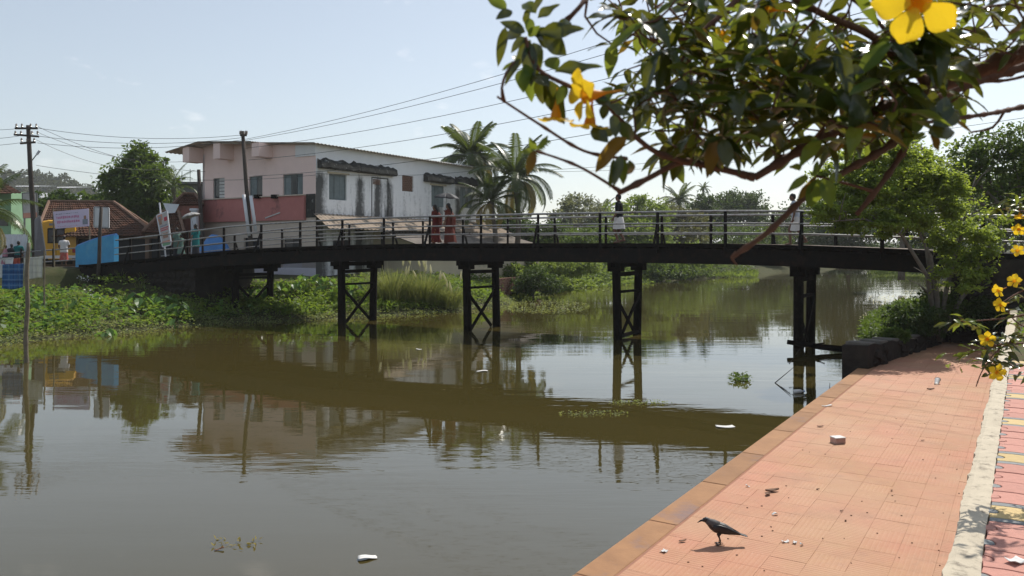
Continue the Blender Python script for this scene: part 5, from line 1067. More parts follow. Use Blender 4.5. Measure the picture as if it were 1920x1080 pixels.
# ------------------------------------------------------------------ people
def bake(mb, vox, mt, name, parent, smooth=3):
    me = mb.mesh(name, mt); o = bpy.data.objects.new('tmp', me); COL.objects.link(o)
    r = o.modifiers.new('r', 'REMESH'); r.mode = 'VOXEL'; r.voxel_size = vox; r.use_smooth_shade = True
    s_ = o.modifiers.new('s', 'SMOOTH'); s_.iterations = smooth; s_.factor = .5
    dg = bpy.context.evaluated_depsgraph_get(); me2 = bpy.data.meshes.new_from_object(o.evaluated_get(dg)); me2.name = name; bpy.data.objects.remove(o)
    if not me2.materials: me2.materials.append(mt)
    me2.polygons.foreach_set('use_smooth', [True]*len(me2.polygons)); return ob(name, me2, parent)
M['skin'] = mat('skin', (.16, .085, .055), (.13, .07, .045), 8, .6, .3); M['hair'] = mat('hair', (.012, .010, .009), None, 20, .5, .4); M['hair_grey'] = mat('hair_grey', (.10, .095, .09), (.03, .03, .03), 20, .6, .3)
M['eye'] = mat('eye', (.03, .02, .015), None, 8, .2, .5)
def V(*a): return Vector(a)
def hand(mb, w, d, side, r=1.0):
    """palm and five bent fingers from the wrist w along d"""
    d = d.normalized(); sd = d.cross(V(0, 0, 1)); sd = sd.normalized() if sd.length > .2 else V(1, 0, 0); fw = V(1, 0, 0)-d*d.x; fw = fw.normalized() if fw.length > .2 else sd
    mb.tube([w, w+d*.045, w+d*.085], [.026, .034, .030], 8)
    for i, (off, ln) in enumerate(((-.026, .062), (-.009, .074), (.009, .070), (.026, .054))):
        b = w+d*.078+fw*off; mb.tube([b, b+d*ln*.55, b+d*ln*.95+fw.cross(d)*.018*side], [.0105, .0095, .008], 6)
    b = w+d*.03-fw*.026; mb.tube([b, b+d*.03-fw*.024, b+d*.058-fw*.026], [.012, .011, .009], 6)
def person(label, loc, heading, h, legs, arms, lean=0, head_turn=0, vox=.012, hair='hair', hairlen=0, clothes=None, seat=0):
    """local frame: +X forward, +Y to the left; legs / arms = joint positions for a 1.65 m figure"""
    t = empty('person', loc, heading, label, 'person'); s_ = h/1.65; t.scale = (s_,)*3
    Rl = Matrix.Rotation(lean, 3, 'Y'); hip = V(0, 0, .86)
    up = lambda p: hip+Rl@(Vector(p)-hip)
    b = MB()
    prof = ((.80, .095, .145), (.88, .105, .155), (1.02, .092, .128), (1.14, .098, .14), (1.25, .105, .16), (1.33, .088, .165), (1.375, .055, .11))
    b.loft([(up((0, 0, z)), Rl@V(rx, 0, 0), V(0, ry, 0)) for z, rx, ry in prof], 14)
    b.tube([up((0, 0, 1.34)), up((.012, 0, 1.45))], [.056, .048], 10)
    hc = up((.025, 0, 1.535)); Rh = Rl@Matrix.Rotation(head_turn, 3, 'Z'); hd = lambda x, y, z: hc+Rh@V(x, y, z)
    b.loft([(hd(cx, 0, z), Rh@V(rx, 0, 0), V(0, ry, 0)) for z, cx, rx, ry in ((-.115, .035, .03, .03), (-.10, .03, .055, .045), (-.06, .012, .078, .06), (-.01, .0, .092, .070), (.04, -.004, .096, .074), (.08, -.006, .082, .064), (.105, -.006, .05, .04), (.115, -.006, .015, .012))], 14)
    b.tube([hd(.088, 0, .02), hd(.108, 0, -.018), hd(.094, 0, -.03)], [.010, .016, .013], 6)           # nose
    b.tube([hd(.076, -.022, -.058), hd(.086, 0, -.056), hd(.076, .022, -.058)], .009, 5)               # mouth
    for sd in (-1, 1): b.loft([(hd(-.005, sd*.070, -.04), Rh@V(.012, 0, 0), V(0, .01, 0)), (hd(-.008, sd*.080, -.01), Rh@V(.02, 0, 0), V(0, .012, 0)), (hd(-.008, sd*.076, .02), Rh@V(.012, 0, 0), V(0, .008, 0))], 6)
    for sd, (kn_, an) in zip((1, -1), legs):
        hp = V(0, sd*.085, .86); kn_, an = Vector(kn_), Vector(an)
        b.tube([hp, hp.lerp(kn_, .5), kn_, kn_.lerp(an, .35), an], [.088, .076, .054, .056, .036], 10)
        fd = V(1, 0, -.0); b.tube([an+V(-.045, 0, -.035), an+V(.03, 0, -.035), an+V(.11, 0, -.052), an+V(.17, 0, -.06)], [.034, .038, .034, .022], 8)
    wr = []
    for sd, (el, ws_) in zip((1, -1), arms):
        sh = up((0, sd*.178, 1.325)); el, ws_ = up(el), up(ws_); b.tube([up((0, sd*.10, 1.33)), sh, sh.lerp(el, .5), el, el.lerp(ws_, .4), ws_], [.05, .052, .044, .036, .036, .026], 9); hand(b, ws_, (ws_-el), sd); wr.append(ws_)
    bake(b, vox, M['skin'], 'body', t)
    e = MB(); 
    for sd in (-1, 1): e.ball(hd(.083, sd*.031, .008), .0105, 5)
    e.build('eyes', M['eye'], t)
    hr = MB(); hr.loft([(hd(cx, 0, z), Rh@V(rx, 0, 0), V(0, ry, 0)) for z, cx, rx, ry in ((-.07, -.055, .035, .045), (-.02, -.035, .068, .072), (.03, -.016, .093, .082), (.075, -.012, .086, .074), (.105, -.010, .06, .05), (.124, -.010, .02, .018))], 14)
    if hairlen: hr.tube([hd(-.06, 0, -.03), hd(-.10, 0, -.09), up((-.13, 0, 1.38)), up((-.135, 0, 1.38-hairlen))], [.05, .045, .035, .018], 8)
    bake(hr, vox, M[hair], 'hair', t)
    if clothes: clothes(t, up, Rl, legs, arms, vox)
    return t, up, wr
def shirt(mt, sleeve=.5, z0=.80, vox=.014, loose=1.0, name='shirt'):
    def f(t, up, Rl, legs, arms, vx):
        b = MB(); b.loft([(up((0, 0, z)), Rl@V(rx*loose, 0, 0), V(0, ry*loose, 0)) for z, rx, ry in ((z0, .135, .185), (.95, .128, .172), (1.1, .122, .165), (1.24, .128, .182), (1.325, .105, .185), (1.375, .07, .13))], 16)
        for sd, (el, ws_) in zip((1, -1), arms):
            sh = up((0, sd*.178, 1.325)); el, ws_ = up(el), up(ws_); e = sh.lerp(el, min(1, sleeve*1.6)); pts = [up((0, sd*.09, 1.33)), sh, e]
            rr = [.062, .068, .062]
            if sleeve > .65: pts.append(el.lerp(ws_, .8)); rr.append(.045)
            b.tube(pts, rr, 10)
        bake(b, vx, mt, name, t)
        c = MB(); c.loft([(up((0, 0, 1.37)), Rl@V(.075, 0, 0), V(0, .085, 0)), (up((0, 0, 1.41)), Rl@V(.06, 0, 0), V(0, .065, 0))], 14, cap=False); c.build('collar', mt, t)
    return f
def skirt(mt, z1=.28, rx=.20, ry=.22, z0=.92, name='mundu', fold=.06, nf=9, shift=0.0, vx=None):
    def f(t, up, Rl, legs, arms, vox):
        b = MB(); N_ = 40; rows = 12; vs = []
        for i in range(rows+1):
            q = i/rows; z = z0+(z1-z0)*q; a, c = .118+(rx-.118)*q**.8, .168+(ry-.168)*q**.8
            for j in range(N_): an = 2*math.pi*j/N_; k = 1+fold*q*math.sin(nf*an+q*2); vs.append((shift*q+a*k*math.cos(an), c*k*math.sin(an), z+.012*math.sin(an*3)*q))
        b.add(vs, [(i*N_+j, (i+1)*N_+j, (i+1)*N_+(j+1) % N_, i*N_+(j+1) % N_) for i in range(rows) for j in range(N_)]); b.build(name, mt, t, smooth=True)
    return f
def both(*fs):
    def f(*a):
        for g_ in fs: g_(*a)
    return f
M['black_shirt'] = mat('black_shirt', (.018, .018, .02), None, 6, .9, .1); M['white_cloth'] = mat('white_cloth', (.68, .66, .64), (.58, .56, .55), 6, .9, .1); M['pale_blue_shirt'] = mat('pale_blue_shirt', (.52, .56, .63), None, 6, .9, .1)
M['sari_red'] = mat('sari_red', (.14, .018, .015), (.09, .012, .011), 4, .8, .2, dirt=(.26, .12, .04), dscale=7, dlo=.60, dhi=.64); M['sari_rust'] = mat('sari_rust', (.13, .03, .019), (.085, .02, .014), 5, .8, .2, dirt=(.20, .07, .03), dscale=5, dlo=.6, dhi=.68); M['sari_hem'] = mat('sari_hem', (.30, .02, .03), None, 4, .8, .2)
M['teal'] = mat('teal', (.02, .16, .16), (.015, .11, .12), 5, .9, .1); M['grey_green'] = mat('grey_green', (.13, .20, .17), (.09, .15, .13), 5, .9, .1); M['lungi_red'] = mat('lungi_red', (.45, .12, .10), (.36, .09, .08), 5, .9, .1, dirt=(.5, .3, .22), dscale=9); M['dark_cloth'] = mat('dark_cloth', (.03, .032, .04), None, 5, .9, .1)
def pallu(mt, z1=.45):
    def f(t, up, Rl, legs, arms, vox):
        b = MB(); b.grid(10, 18, lambda a, q: V(.10-.30*min(1, q*2.4) + .02*math.sin(a*14), -.19+.30*a+.015*math.sin(q*9), 1.38-.0*q-(1.38-z1)*max(0, q-.15)/.85+.02*math.sin(a*9))); o = b.build('pallu', mt, t, smooth=True); s_ = o.modifiers.new('s', 'SOLIDIFY'); s_.thickness = .012
    return f
ka = lambda px: float(np.interp(px, pxa, ks))
HL = math.atan2(-BD.y, -BD.x)       # walking towards the left end
walkL = (((.12, .085, .47), (.02, .085, .07)), ((.02, -.085, .47), (-.20, -.085, .13)))
walkR = (((.02, .085, .47), (-.22, .085, .14)), ((.14, -.085, .48), (.16, -.085, .07)))
stand = (((.02, .09, .47), (0, .09, .07)), ((.02, -.09, .47), (.01, -.09, .07)))
fold_arm = (((.02, .22, 1.08), (.24, .14, 1.14)), ((.0, -.22, 1.08), (.26, -.10, 1.16)))
hang_arm = (((-.02, .24, 1.07), (.06, .26, .84)), ((.02, -.24, 1.07), (.10, -.24, .84)))
brella = (((-.02, .24, 1.08), (.06, .24, .86)), ((.02, -.22, 1.10), (.20, -.14, 1.28)))
k = ka(814); person('woman in a red and gold sari walking left on the bridge without an umbrella', BP(k, .1, .01), HL, 1.57, walkL, fold_arm, .03, 0, .012, hairlen=.10, clothes=both(shirt(M['sari_red'], .8, .78, name='blouse'), skirt(M['sari_red'], .07, .20, .21, .95, 'sari', .05, 8), pallu(M['sari_red'], .7)))
k = ka(839); W2, up2, wr2 = person('woman in a rust-red sari walking under a grey umbrella on the bridge', BP(k, .1, .01), HL, 1.60, walkR, brella, .02, 0, .012, hairlen=.22, clothes=both(shirt(M['sari_rust'], .5, .78, name='blouse'), skirt(M['sari_rust'], .06, .27, .22, .95, 'sari', .06, 7, -.06), pallu(M['sari_rust'], .45)))
k = ka(1167); person('man in a black shirt and folded white mundu walking on the bridge', BP(k, -.3, .01), HL, 1.72, (((.14, .085, .50), (.0, .085, .08)), ((.06, -.085, .49), (-.14, -.085, .14))), (((-.03, .23, 1.07), (.10, .24, .86)), ((.0, -.24, 1.06), (.16, -.22, .86))), 0, 0, .011, clothes=both(shirt(M['black_shirt'], .62, .84, loose=1.02), skirt(M['white_cloth'], .48, .21, .24, .93, 'mundu', .05, 6)))
k = ka(1490); person('man in a pale shirt and white mundu walking at the right part of the bridge', BP(k, .2, .01), HL, 1.66, (((.18, .085, .50), (.16, .085, .07)), ((-.04, -.085, .48), (-.30, -.085, .14))), hang_arm, .12, 0, .013, clothes=both(shirt(M['pale_blue_shirt'], .55, .82), skirt(M['white_cloth'], .45, .20, .24, .92, 'mundu', .05, 7)))
person('man in white shirt and reddish lungi standing behind the yellow bus', at(120, 43.2, 2.14), math.radians(112), 1.60, stand, (((.02, .26, 1.08), (.20, .24, .98)), ((.06, -.25, 1.08), (.22, -.2, 1.02))), .04, 0, .016, clothes=both(shirt(M['white_cloth'], .5, .70, loose=1.1), skirt(M['lungi_red'], .22, .19, .22, .9, 'lungi', .05, 8)))
k = ka(357); T2, up3, wr3 = person('person in teal under a pale umbrella at the left end of the bridge', BP(k, .3, .01), HL, 1.58, stand, brella, 0, 0, .016, hairlen=.25, clothes=both(shirt(M['teal'], .6, .5, loose=1.12, name='tunic'), skirt(M['dark_cloth'], .1, .15, .19, .9, 'trousers', .04, 6)))
k = ka(325); person('person in grey-green walking beside the election poster', BP(k, .2, .01), HL, 1.50, walkL, hang_arm, 0, 0, .018, clothes=both(shirt(M['grey_green'], .6, .6, loose=1.1, name='tunic'), skirt(M['dark_cloth'], .1, .17, .2, .9, 'skirt', .05, 7)))
k = ka(343); person('child in a grey-green dress between the two adults at the bridge end', BP(k, -.1, .01), HL, 1.12, walkR, hang_arm, 0, 0, .02, clothes=both(shirt(M['grey_green'], .5, .8, name='bodice'), skirt(M['grey_green'], .3, .24, .28, .95, 'dress', .06, 8)))
sit = (((.40, .09, .84), (.40, .09, .42)), ((.40, -.09, .84), (.42, -.09, .42)))
bn = empty('bench', at(20, 42.2, 2.13), 0, 'low bench behind the washing at the left edge', 'bench'); one('rbox', (0, 0, .40), (1.7, .32, .05), .01).build('seat', M['dark_wood'], bn)
for x_ in (-.7, .7): one('box', (x_, 0, .19), (.07, .28, .38)).build('leg', M['dark_wood'], bn)
for px, lb_, mt_, sc_ in ((10, 'leftmost of the three people sitting behind the washing', 'cloth_pink', 1.35), (21, 'middle of the three people sitting behind the washing', 'dark_cloth', 1.42), (34, 'rightmost and tallest of the three people sitting behind the washing', 'teal', 1.62)):
    person(lb_, at(px, 42.2, 2.13-.37*sc_/1.65+.06), math.radians(100), sc_, sit, (((.10, .22, 1.08), (.30, .12, .98)), ((.10, -.22, 1.08), (.30, -.12, .98))), .05, 0, .02, clothes=both(shirt(M[mt_], .5, .82), skirt(M['dark_cloth'], .74, .17, .19, .92, 'cloth')))
# umbrellas
def umbrella(label, grip, tip, R, mt, mt2):
    ax = (tip-grip).normalized(); t = empty('umbrella', grip, 0, label, 'umbrella'); L = (tip-grip).length; q = ax.to_track_quat('Z', 'Y'); E_ = lambda x, y, z: q@V(x, y, z)
    one('tube', [E_(0, 0, -.12), E_(0, 0, L+.05)], .009, 6).build('shaft', M['metal_grey'], t); one('tube', [E_(0, 0, -.14), E_(0, 0, .02)], .018, 8).build('handle', M['dark_wood'], t)
    for k in range(8):
        a0, a1 = k*math.pi/4, (k+1)*math.pi/4; m = MB()
        def fn(u, v):
            a = a0+(a1-a0)*u; r = R*v*(1-.06*v*math.sin(math.pi*u)); return E_(r*math.cos(a), r*math.sin(a), L-.30*R*2*(v**2)*.62+.02*0-(.03*v*math.sin(math.pi*u)))
        m.grid(4, 6, fn); o = m.build('panel', mt if k % 2 else mt2, t, smooth=True); s_ = o.modifiers.new('s', 'SOLIDIFY'); s_.thickness = .004
        m = MB(); m.tube([E_(R*v*math.cos(a0), R*v*math.sin(a0), L-.372*R*v*v-.008) for v in np.linspace(0, 1, 6)], .004, 4); m.build('rib', M['metal_grey'], t)
M['brella_dark'] = mat('brella_dark', (.035, .035, .04), None, 4, .85, .1); M['brella_dark2'] = mat('brella_dark2', (.055, .055, .06), None, 4, .7, .3); M['brella_pale'] = mat('brella_pale', (.34, .33, .32), None, 4, .7, .3)
bpy.context.view_layer.update()
g1 = W2.matrix_world@(wr2[1]+V(.03, 0, .04)); umbrella('dark grey umbrella held by the woman in rust red', g1, P(838, 362, g1.y-.05), .50, M['brella_dark'], M['brella_dark2'])
g1 = T2.matrix_world@(wr3[1]+V(.03, 0, .04)); umbrella('pale grey umbrella held by the person in teal', g1, P(356, 399, g1.y), .46, M['brella_pale'], M['brella_pale'])
# ------------------------------------------------------------------ crow on the promenade
M['crow'] = mat('crow', (.012, .012, .014), (.02, .02, .022), 30, .45, .4); M['crow_grey'] = mat('crow_grey', (.10, .095, .095), (.06, .057, .057), 20, .7, .3)
def bird(label, loc, heading, s_=1.0):
    t = empty('crow', loc, heading, label, 'bird'); t.scale = (s_,)*3
    b = MB(); b.loft([(V(x, 0, z), V(-.35*a, 0, .94*a), V(0, c, 0)) for x, z, a, c in ((-.13, .128, .012, .02), (-.09, .135, .034, .036), (-.03, .148, .052, .05), (.03, .165, .055, .052), (.075, .188, .044, .042), (.105, .212, .030, .030))], 14)
    b.loft([(V(x, 0, z), V(-.5*a, 0, .85*a), V(0, c, 0)) for x, z, a, c in ((.085, .20, .030, .029), (.112, .224, .028, .027), (.135, .234, .028, .026), (.152, .232, .021, .019), (.162, .228, .010, .009))], 12)
    b.loft([(V(x, 0, z), V(0, 0, a), V(0, c, 0)) for x, z, a, c in ((-.10, .130, .018, .024), (-.17, .110, .010, .026), (-.25, .088, .005, .034), (-.262, .085, .003, .03))], 10)
    bake(b, .006, M['crow'], 'body', t, 2)
    n_ = MB(); n_.loft([(V(x, 0, z), V(-.5*a, 0, .85*a), V(0, c, 0)) for x, z, a, c in ((.02, .172, .050, .050), (.06, .190, .050, .046), (.10, .213, .034, .033), (.122, .229, .027, .0275))], 14); n_.build('nape', M['crow_grey'], t, smooth=True)
    k = MB(); k.loft([(V(x, 0, z), V(0, 0, a), V(0, c, 0)) for x, z, a, c in ((.155, .228, .012, .010), (.180, .218, .009, .007), (.205, .202, .003, .002))], 8); k.build('beak', M['crow'], t, smooth=True)
    for sd in (-1, 1):
        w_ = MB(); w_.loft([(V(x, sd*y, z), V(-.3*a, 0, .95*a), V(0, sd*.008, 0)) for x, y, z, a in ((.065, .042, .185, .016), (.02, .054, .168, .036), (-.05, .050, .148, .036), (-.12, .032, .126, .022), (-.19, .016, .104, .008))], 10); w_.build('wing', M['crow'], t, smooth=True)
        lg = MB(); lg.tube([V(-.005, sd*.024, .125), V(.012, sd*.026, .085), V(-.006, sd*.026, .045), V(.0, sd*.026, .006)], [.018, .010, .0055, .006], 7)
        for a in (-.5, 0, .5, math.pi): lg.tube([V(0, sd*.026, .006), V(.02*math.cos(a), sd*.026+.02*math.sin(a), .007), V(.042*math.cos(a), sd*.026+.042*math.sin(a), .003)], [.005, .004, .002], 5)
        lg.build('leg', M['crow'], t, smooth=True); one('ball', V(.147, sd*.0215, .237), .0045, 5).build('eye', M['eye'], t)
    return t
bird('black crow with greyish nape standing on the red promenade', PW(1349, 1021, ZP+.001), math.radians(176), .94)
# ------------------------------------------------------------------ litter
M['paper'] = mat('paper', (.70, .69, .67), None, 10, .8, .2); M['dry_leaf'] = mat('dry_leaf', (.16, .075, .04), (.10, .05, .03), 14, .7, .2); M['cup'] = mat('cup', (.60, .60, .60), (.45, .44, .42), 6, .6, .3); M['foam'] = mat('foam', (.74, .72, .69), None, 8, .8, .2); M['foam_side'] = mat('foam_side', (.55, .36, .30), None, 8, .8, .2)
def scrap(label, px, py, w_, h_, mt, rz=0, curl=.02, name='paper_scrap', z=ZP+.004, cat='litter', group='scraps on the promenade'):
    m = MB(); sd = random.random()*9; m.grid(7, 5, lambda a, b: ((a-.5)*w_*(1-.2*abs(b-.5)), (b-.5)*h_, curl*(.5+.5*math.sin(a*4+sd))*(.4+abs(b-.5)*1.4))); o = m.build(name, M[mt], smooth=True); o.location = PW(px, py, z); o.rotation_euler = (0, 0, rz); s_ = o.modifiers.new('s', 'SOLIDIFY'); s_.thickness = .002; return tag(o, label, cat, group)
bx_ = empty('foam_box', PW(1571, 830, ZP+.003), .25, 'small white foam box with pinkish sides on the promenade', 'box'); one('rbox', (0, 0, .035), (.155, .13, .07), .008).build('tray', M['foam_side'], bx_); one('rbox', (0, 0, .076), (.16, .135, .012), .003).build('lid', M['foam'], bx_)
cp = empty('paper_cup', PW(1757, 716, ZP+.045), .5, 'crumpled white paper cup lying on the promenade', 'cup'); m = MB(); m.loft([((x_, 0, .01*math.sin(x_*40)), (0, r_*1.0, 0), (0, 0, r_*.85)) for x_, r_ in ((-.085, .035), (-.03, .042), (.03, .046), (.085, .052))], 14, cap=False); m.build('wall', M['cup'], cp, smooth=True); m = MB(); m.tube([(.085, .052*math.cos(a), .045*math.sin(a)) for a in np.linspace(0, 6.28, 17)], .004, 5); m.build('rim', M['foam'], cp); cp.rotation_euler = (0, -.45, .9)
def dead_leaf(label, px, py, L, rz, z=ZP+.006, mt='dry_leaf'):
    m = MB(); m.grid(4, 8, lambda a, b: ((b-.5)*L, (a-.5)*L*.42*math.sin(math.pi*(.06+.9*b)), .10*L*abs(a-.5)*2+.12*L*(b-.5)**2*2)); o = m.build('fallen_leaf', M[mt], smooth=True); s_ = o.modifiers.new('s', 'SOLIDIFY'); s_.thickness = .002; o.location = PW(px, py, z); o.rotation_euler = (0, 0, rz); return tag(o, label, 'leaf', 'fallen leaves on the promenade')
for k, (px, py, L, rz, lb_) in enumerate(((1448, 921, .17, .3, 'large curled brown leaf beyond the crow'), (1440, 927, .12, 1.0, 'smaller brown leaf tucked by the large curled leaf'), (1534, 917, .045, .4, 'tiny round brown leaf right of the large curled leaf'), (1745, 730, .16, .2, 'pale crumpled leaf beside the paper cup'), (1538, 800, .10, .1, 'thin dark leaf near the foam box'), (1730, 826, .06, .2, 'brown leaf bit near the concrete strip'), (1672, 920, .05, 1, 'brown speck of leaf in mid promenade'), (1578, 958, .05, .5, 'small brown leaf right of the white paper'), (1280, 1015, .08, .4, 'grey leaf left of the crow'))):
    dead_leaf(lb_, px, py, L, rz)
for px, py, w_, h_, rz, lb_ in ((1453, 965, .06, .03, .1, 'white paper scrap right behind the crow'), (1473, 1016, .07, .03, .2, 'white scrap right of the crow tail'), (1490, 1018, .05, .03, 1, 'middle white scrap right of the crow tail'), (1503, 1022, .03, .02, .3, 'rightmost tiny scrap of the row by the crow'), (1245, 1034, .06, .05, .8, 'cream scrap left of the crow'), (1551, 761, .18, .05, .1, 'grey-white scrap on the coping edge'), (1402, 912, .04, .03, 0, 'small pale scrap near the coping')): scrap(lb_, px, py, w_, h_, 'paper', rz)
scrap('torn white plastic at the corner of the tile path', 1904, 1052, .10, .06, 'paper', .4, .02, z=ZH+.006)
dbm = MB()
for k in range(70):
    px, py = random.uniform(1250, 1800), random.uniform(760, 1075)
    if px < 1075+(1080-py)*1.37+90: continue
    m = MB(); m.ball((0, 0, 0), (random.uniform(.004, .012), random.uniform(.004, .01), .004), 4); 
    p = PW(px, py, ZP+.004); dbm.v += [tuple(Vector(v)+p) for v in m.v]; o_ = len(dbm.v)-len(m.v); dbm.f += [tuple(i+o_ for i in f_) for f_ in m.f]; dbm.m += [0]*len(m.f)
tag(dbm.build('leaf_crumbs', M['dry_leaf']), 'fine brown crumbs strewn over the promenade', 'debris', kind='stuff')
# ---- floating things
def floater(label, px, py, w_, h_, mt, rz, name='floating_scrap'): o = scrap(label, px, py, w_, h_, mt, rz, .02, name, .008, 'litter', 'rubbish floating on the river'); return o
for px, py, w_, h_, rz, lb_, mt_ in ((689, 1046, .20, .09, .35, 'white paper floating at the bottom of the view', 'paper'), (411, 1030, .10, .03, .3, 'yellow leaf floating at bottom left', 'dry_leaf'), (904, 696, .30, .12, .1, 'white scrap floating below the third pier', 'paper'), (1360, 800, .34, .16, .1, 'clear plastic bag floating near the promenade', 'paper'), (785, 655, .18, .1, 0, 'tiny pale scrap floating between second and third pier', 'paper')): floater(lb_, px, py, w_, h_, mt_, rz)
b_ = empty('floating_bottle', PW(1497, 734, .04), .2, 'white plastic bottle floating beside the fifth pier', 'bottle'); m = MB(); m.loft([((x_, 0, 0), (0, r_, 0), (0, 0, r_)) for x_, r_ in ((-.12, .03), (-.11, .045), (.05, .045), (.09, .02), (.12, .016))], 12); m.build('body', M['foam'], b_, smooth=True); one('tube', [(.12, 0, 0), (.145, 0, 0)], .019, 10).build('cap', M['blue_tarp'], b_)
lg = empty('floating_log', PW(1560, 645, .05), 0, 'dark log lying in the water between the fifth pier and the stone wall', 'log'); c = Vector(lg.location); a = PW(1476, 641, .28); b = PW(1640, 662, .02); m = MB(); m.tube([a-c, a.lerp(b, .4)-c+V(0, 0, -.02), a.lerp(b, .7)-c, b-c], [.07, .09, .10, .11], 9); m.build('trunk', M['dark_wood'], lg)
m = MB(); m.tube([a.lerp(b, .3)-c, a.lerp(b, .35)-c+V(.1, -.3, .12)], [.04, .02], 6); m.build('stub', M['dark_wood'], lg)
tg = empty('floating_twigs', PW(1470, 715, .02), 0, 'bare twigs sticking out of the water left of the fifth pier', 'twigs'); c = Vector(tg.location)
for (x0, y0, h0), (x1, y1, h1) in (((1453, 718, 0), (1490, 715, .35)), ((1453, 718, 0), (1483, 742, .02)), ((1480, 705, .3), (1500, 690, .5)), ((1555, 745, 0), (1556, 735, .2))): m = MB(); m.tube([PW(x0, y0, 0)+V(0, 0, h0)-c, PW(x1, y1, 0)+V(0, 0, h1)-c], [.012, .005], 5); m.build('twig', M['dark_wood'], tg)
def mat_weed(label, cx, cy, rx, ry, n, lm='weed_pale', leaf=.10, up=.05):
    a = rng.random(n)*6.28; q = np.sqrt(rng.random(n)); p = np.array([PW(cx+rx*q_*math.cos(a_), cy+ry*q_*math.sin(a_)) for a_, q_ in zip(a, q)]); p[:, 2] = .01+up*rng.random(n); d = rdirs(n, (0, 0, .3)); d[:, 2] *= .4
    tag(ob('floating_weed', leaf_mesh('floating_weed', p, d, leaf, leaf*.4, L_[lm])), label, 'weed', kind='stuff')
mat_weed('small floating weed tuft below the fourth pier', 1388, 712, 20, 6, 120, 'mid', .13, .10); mat_weed('thin drift of debris crossing the bridge reflection', 1110, 776, 70, 5, 120, 'weed_pale', .06, .01); mat_weed('pale drift line of debris near the fourth pier', 1200, 755, 60, 4, 120, 'weed_pale', .06, .01); mat_weed('yellow leaves drifting at bottom left', 440, 1020, 50, 14, 26, 'palm_dry', .06, .004)
mat_weed('pale scum and rubbish drifting off the right bank', 1660, 600, 50, 16, 300, 'plume', .09, .01); mat_weed('scum line along the right shore beyond the bridge', 1690, 560, 60, 16, 260, 'plume', .12, .01)
mat_weed('rubbish and water weed along the shore right of the third pier', 1020, 575, 90, 12, 600, 'weed_pale', .14, .02)

n = 130; p = np.array([on_bank(128+46*random.random(), 545+22*random.random(), .06) for _ in range(n)]); p[:, 2] += .12*rng.random(n)
tag(ob('rubbish_heap', leaf_mesh('rubbish_heap', p, rdirs(n, (0, 0, .3)), .12*(.5+rng.random(n)), .09, M['cup'])), 'pale rubbish dumped on the bank below the blue parapet', 'rubbish', kind='stuff')
# ------------------------------------------------------------------ flowering shrub hanging into the view (close to the camera)
L_['allam'] = leafmat('leaf_allamanda', (.009, .025, .007), (.026, .050, .011), .20, (.36, .36, .03), rough=.25, spec=.5)
L_['allam_old'] = leafmat('leaf_allamanda_old', (.09, .06, .015), (.14, .085, .02), .35, (.46, .29, .03), rough=.4)
L_['allam_young'] = leafmat('leaf_allamanda_young', (.035, .08, .012), (.07, .13, .02), .32, (.42, .48, .05), rough=.3)
L_['petal'] = leafmat('petal_yellow', (.72, .47, .015), (.80, .56, .02), .42, (.95, .66, .03), rough=.5, spec=.3)
L_['throat'] = leafmat('petal_throat', (.62, .27, .01), (.68, .32, .01), .4, (.85, .38, .02), rough=.5, spec=.3)
M['twig'] = mat('twig', (.165, .08, .052), (.11, .055, .038), 30, .8, .2, bump=.5, bscale=90, dirt=(.26, .17, .12), dscale=25, dlo=.6, dhi=.75)
def leaf_shape(curl, wav, seed, mt, n=9, wr=.31):
    r_ = random.Random(seed); m = MB(); vs = []
    for i in range(n+1):
        s = i/n; w_ = wr*.5*math.sin(math.pi*(.03+.97*s)**.85)**.85*(1 if s < .97 else .5)
        if i in (0, n): w_ = .004
        zc = -curl*s*s; xs_ = s*(1-.12*curl*s)
        for k, f in ((-1, 1), (-.5, .4), (0, 0), (.5, .4), (1, 1)): vs.append((xs_, k*w_, zc+w_*.38*f+wav*math.sin(s*9+k*2+seed)*w_*abs(k)))
    m.add(vs, [(i*5+j, i*5+5+j, i*5+6+j, i*5+1+j) for i in range(n) for j in range(4)]); return m.mesh('leaf', mt, smooth=True)
LV = [leaf_shape(c_, w_, i, L_['allam']) for i, (c_, w_) in enumerate(((.05, .2), (.25, .3), (.45, .2), (.15, .5), (.6, .3)))]
LVy = [leaf_shape(c_, w_, i+9, L_['allam_young']) for i, (c_, w_) in enumerate(((.1, .2), (.35, .3)))]; LVo = [leaf_shape(c_, w_, i+20, L_['allam_old']) for i, (c_, w_) in enumerate(((.15, .4), (.4, .3)))]
pet = MB(); vs = []
PPR = [.10, .19, .29, .38, .45, .50, .50, .45, .33, .12]
for i in range(10):
    s = i/9
    for j in range(9):
        k = (j-4)/4; vs.append((s*(1-.07*k*k*s), k*PPR[i]*.86, -.45*s*s+.28*s+.10*k*k*s+.022*math.sin(k*9+s*6)*s+.06*k+.02*math.sin(s*14+k*3)*s))
pet.add(vs, [(i*9+j, i*9+9+j, i*9+10+j, i*9+1+j) for i in range(9) for j in range(8)]); PET = pet.mesh('petal', L_['petal'], smooth=True)
def frame(d, up):
    x = Vector(d).normalized(); z = Vector(up)-x*x.dot(up); z = z.normalized() if z.length > 1e-4 else x.orthogonal().normalized(); y = z.cross(x); return Matrix((x, y, z)).transposed()
LEAVES = []                                        # (base, dir, up, length, width factor, kind)
def add_leaf(base, tip, wpx=None, kind=0, up=None, d=None):
    b = Vector(base); v = Vector(tip)-b; LEAVES.append((b, v, up or Vector((random.gauss(0, .5), -.35+random.gauss(0, .5), 1)), v.length, wpx, kind))
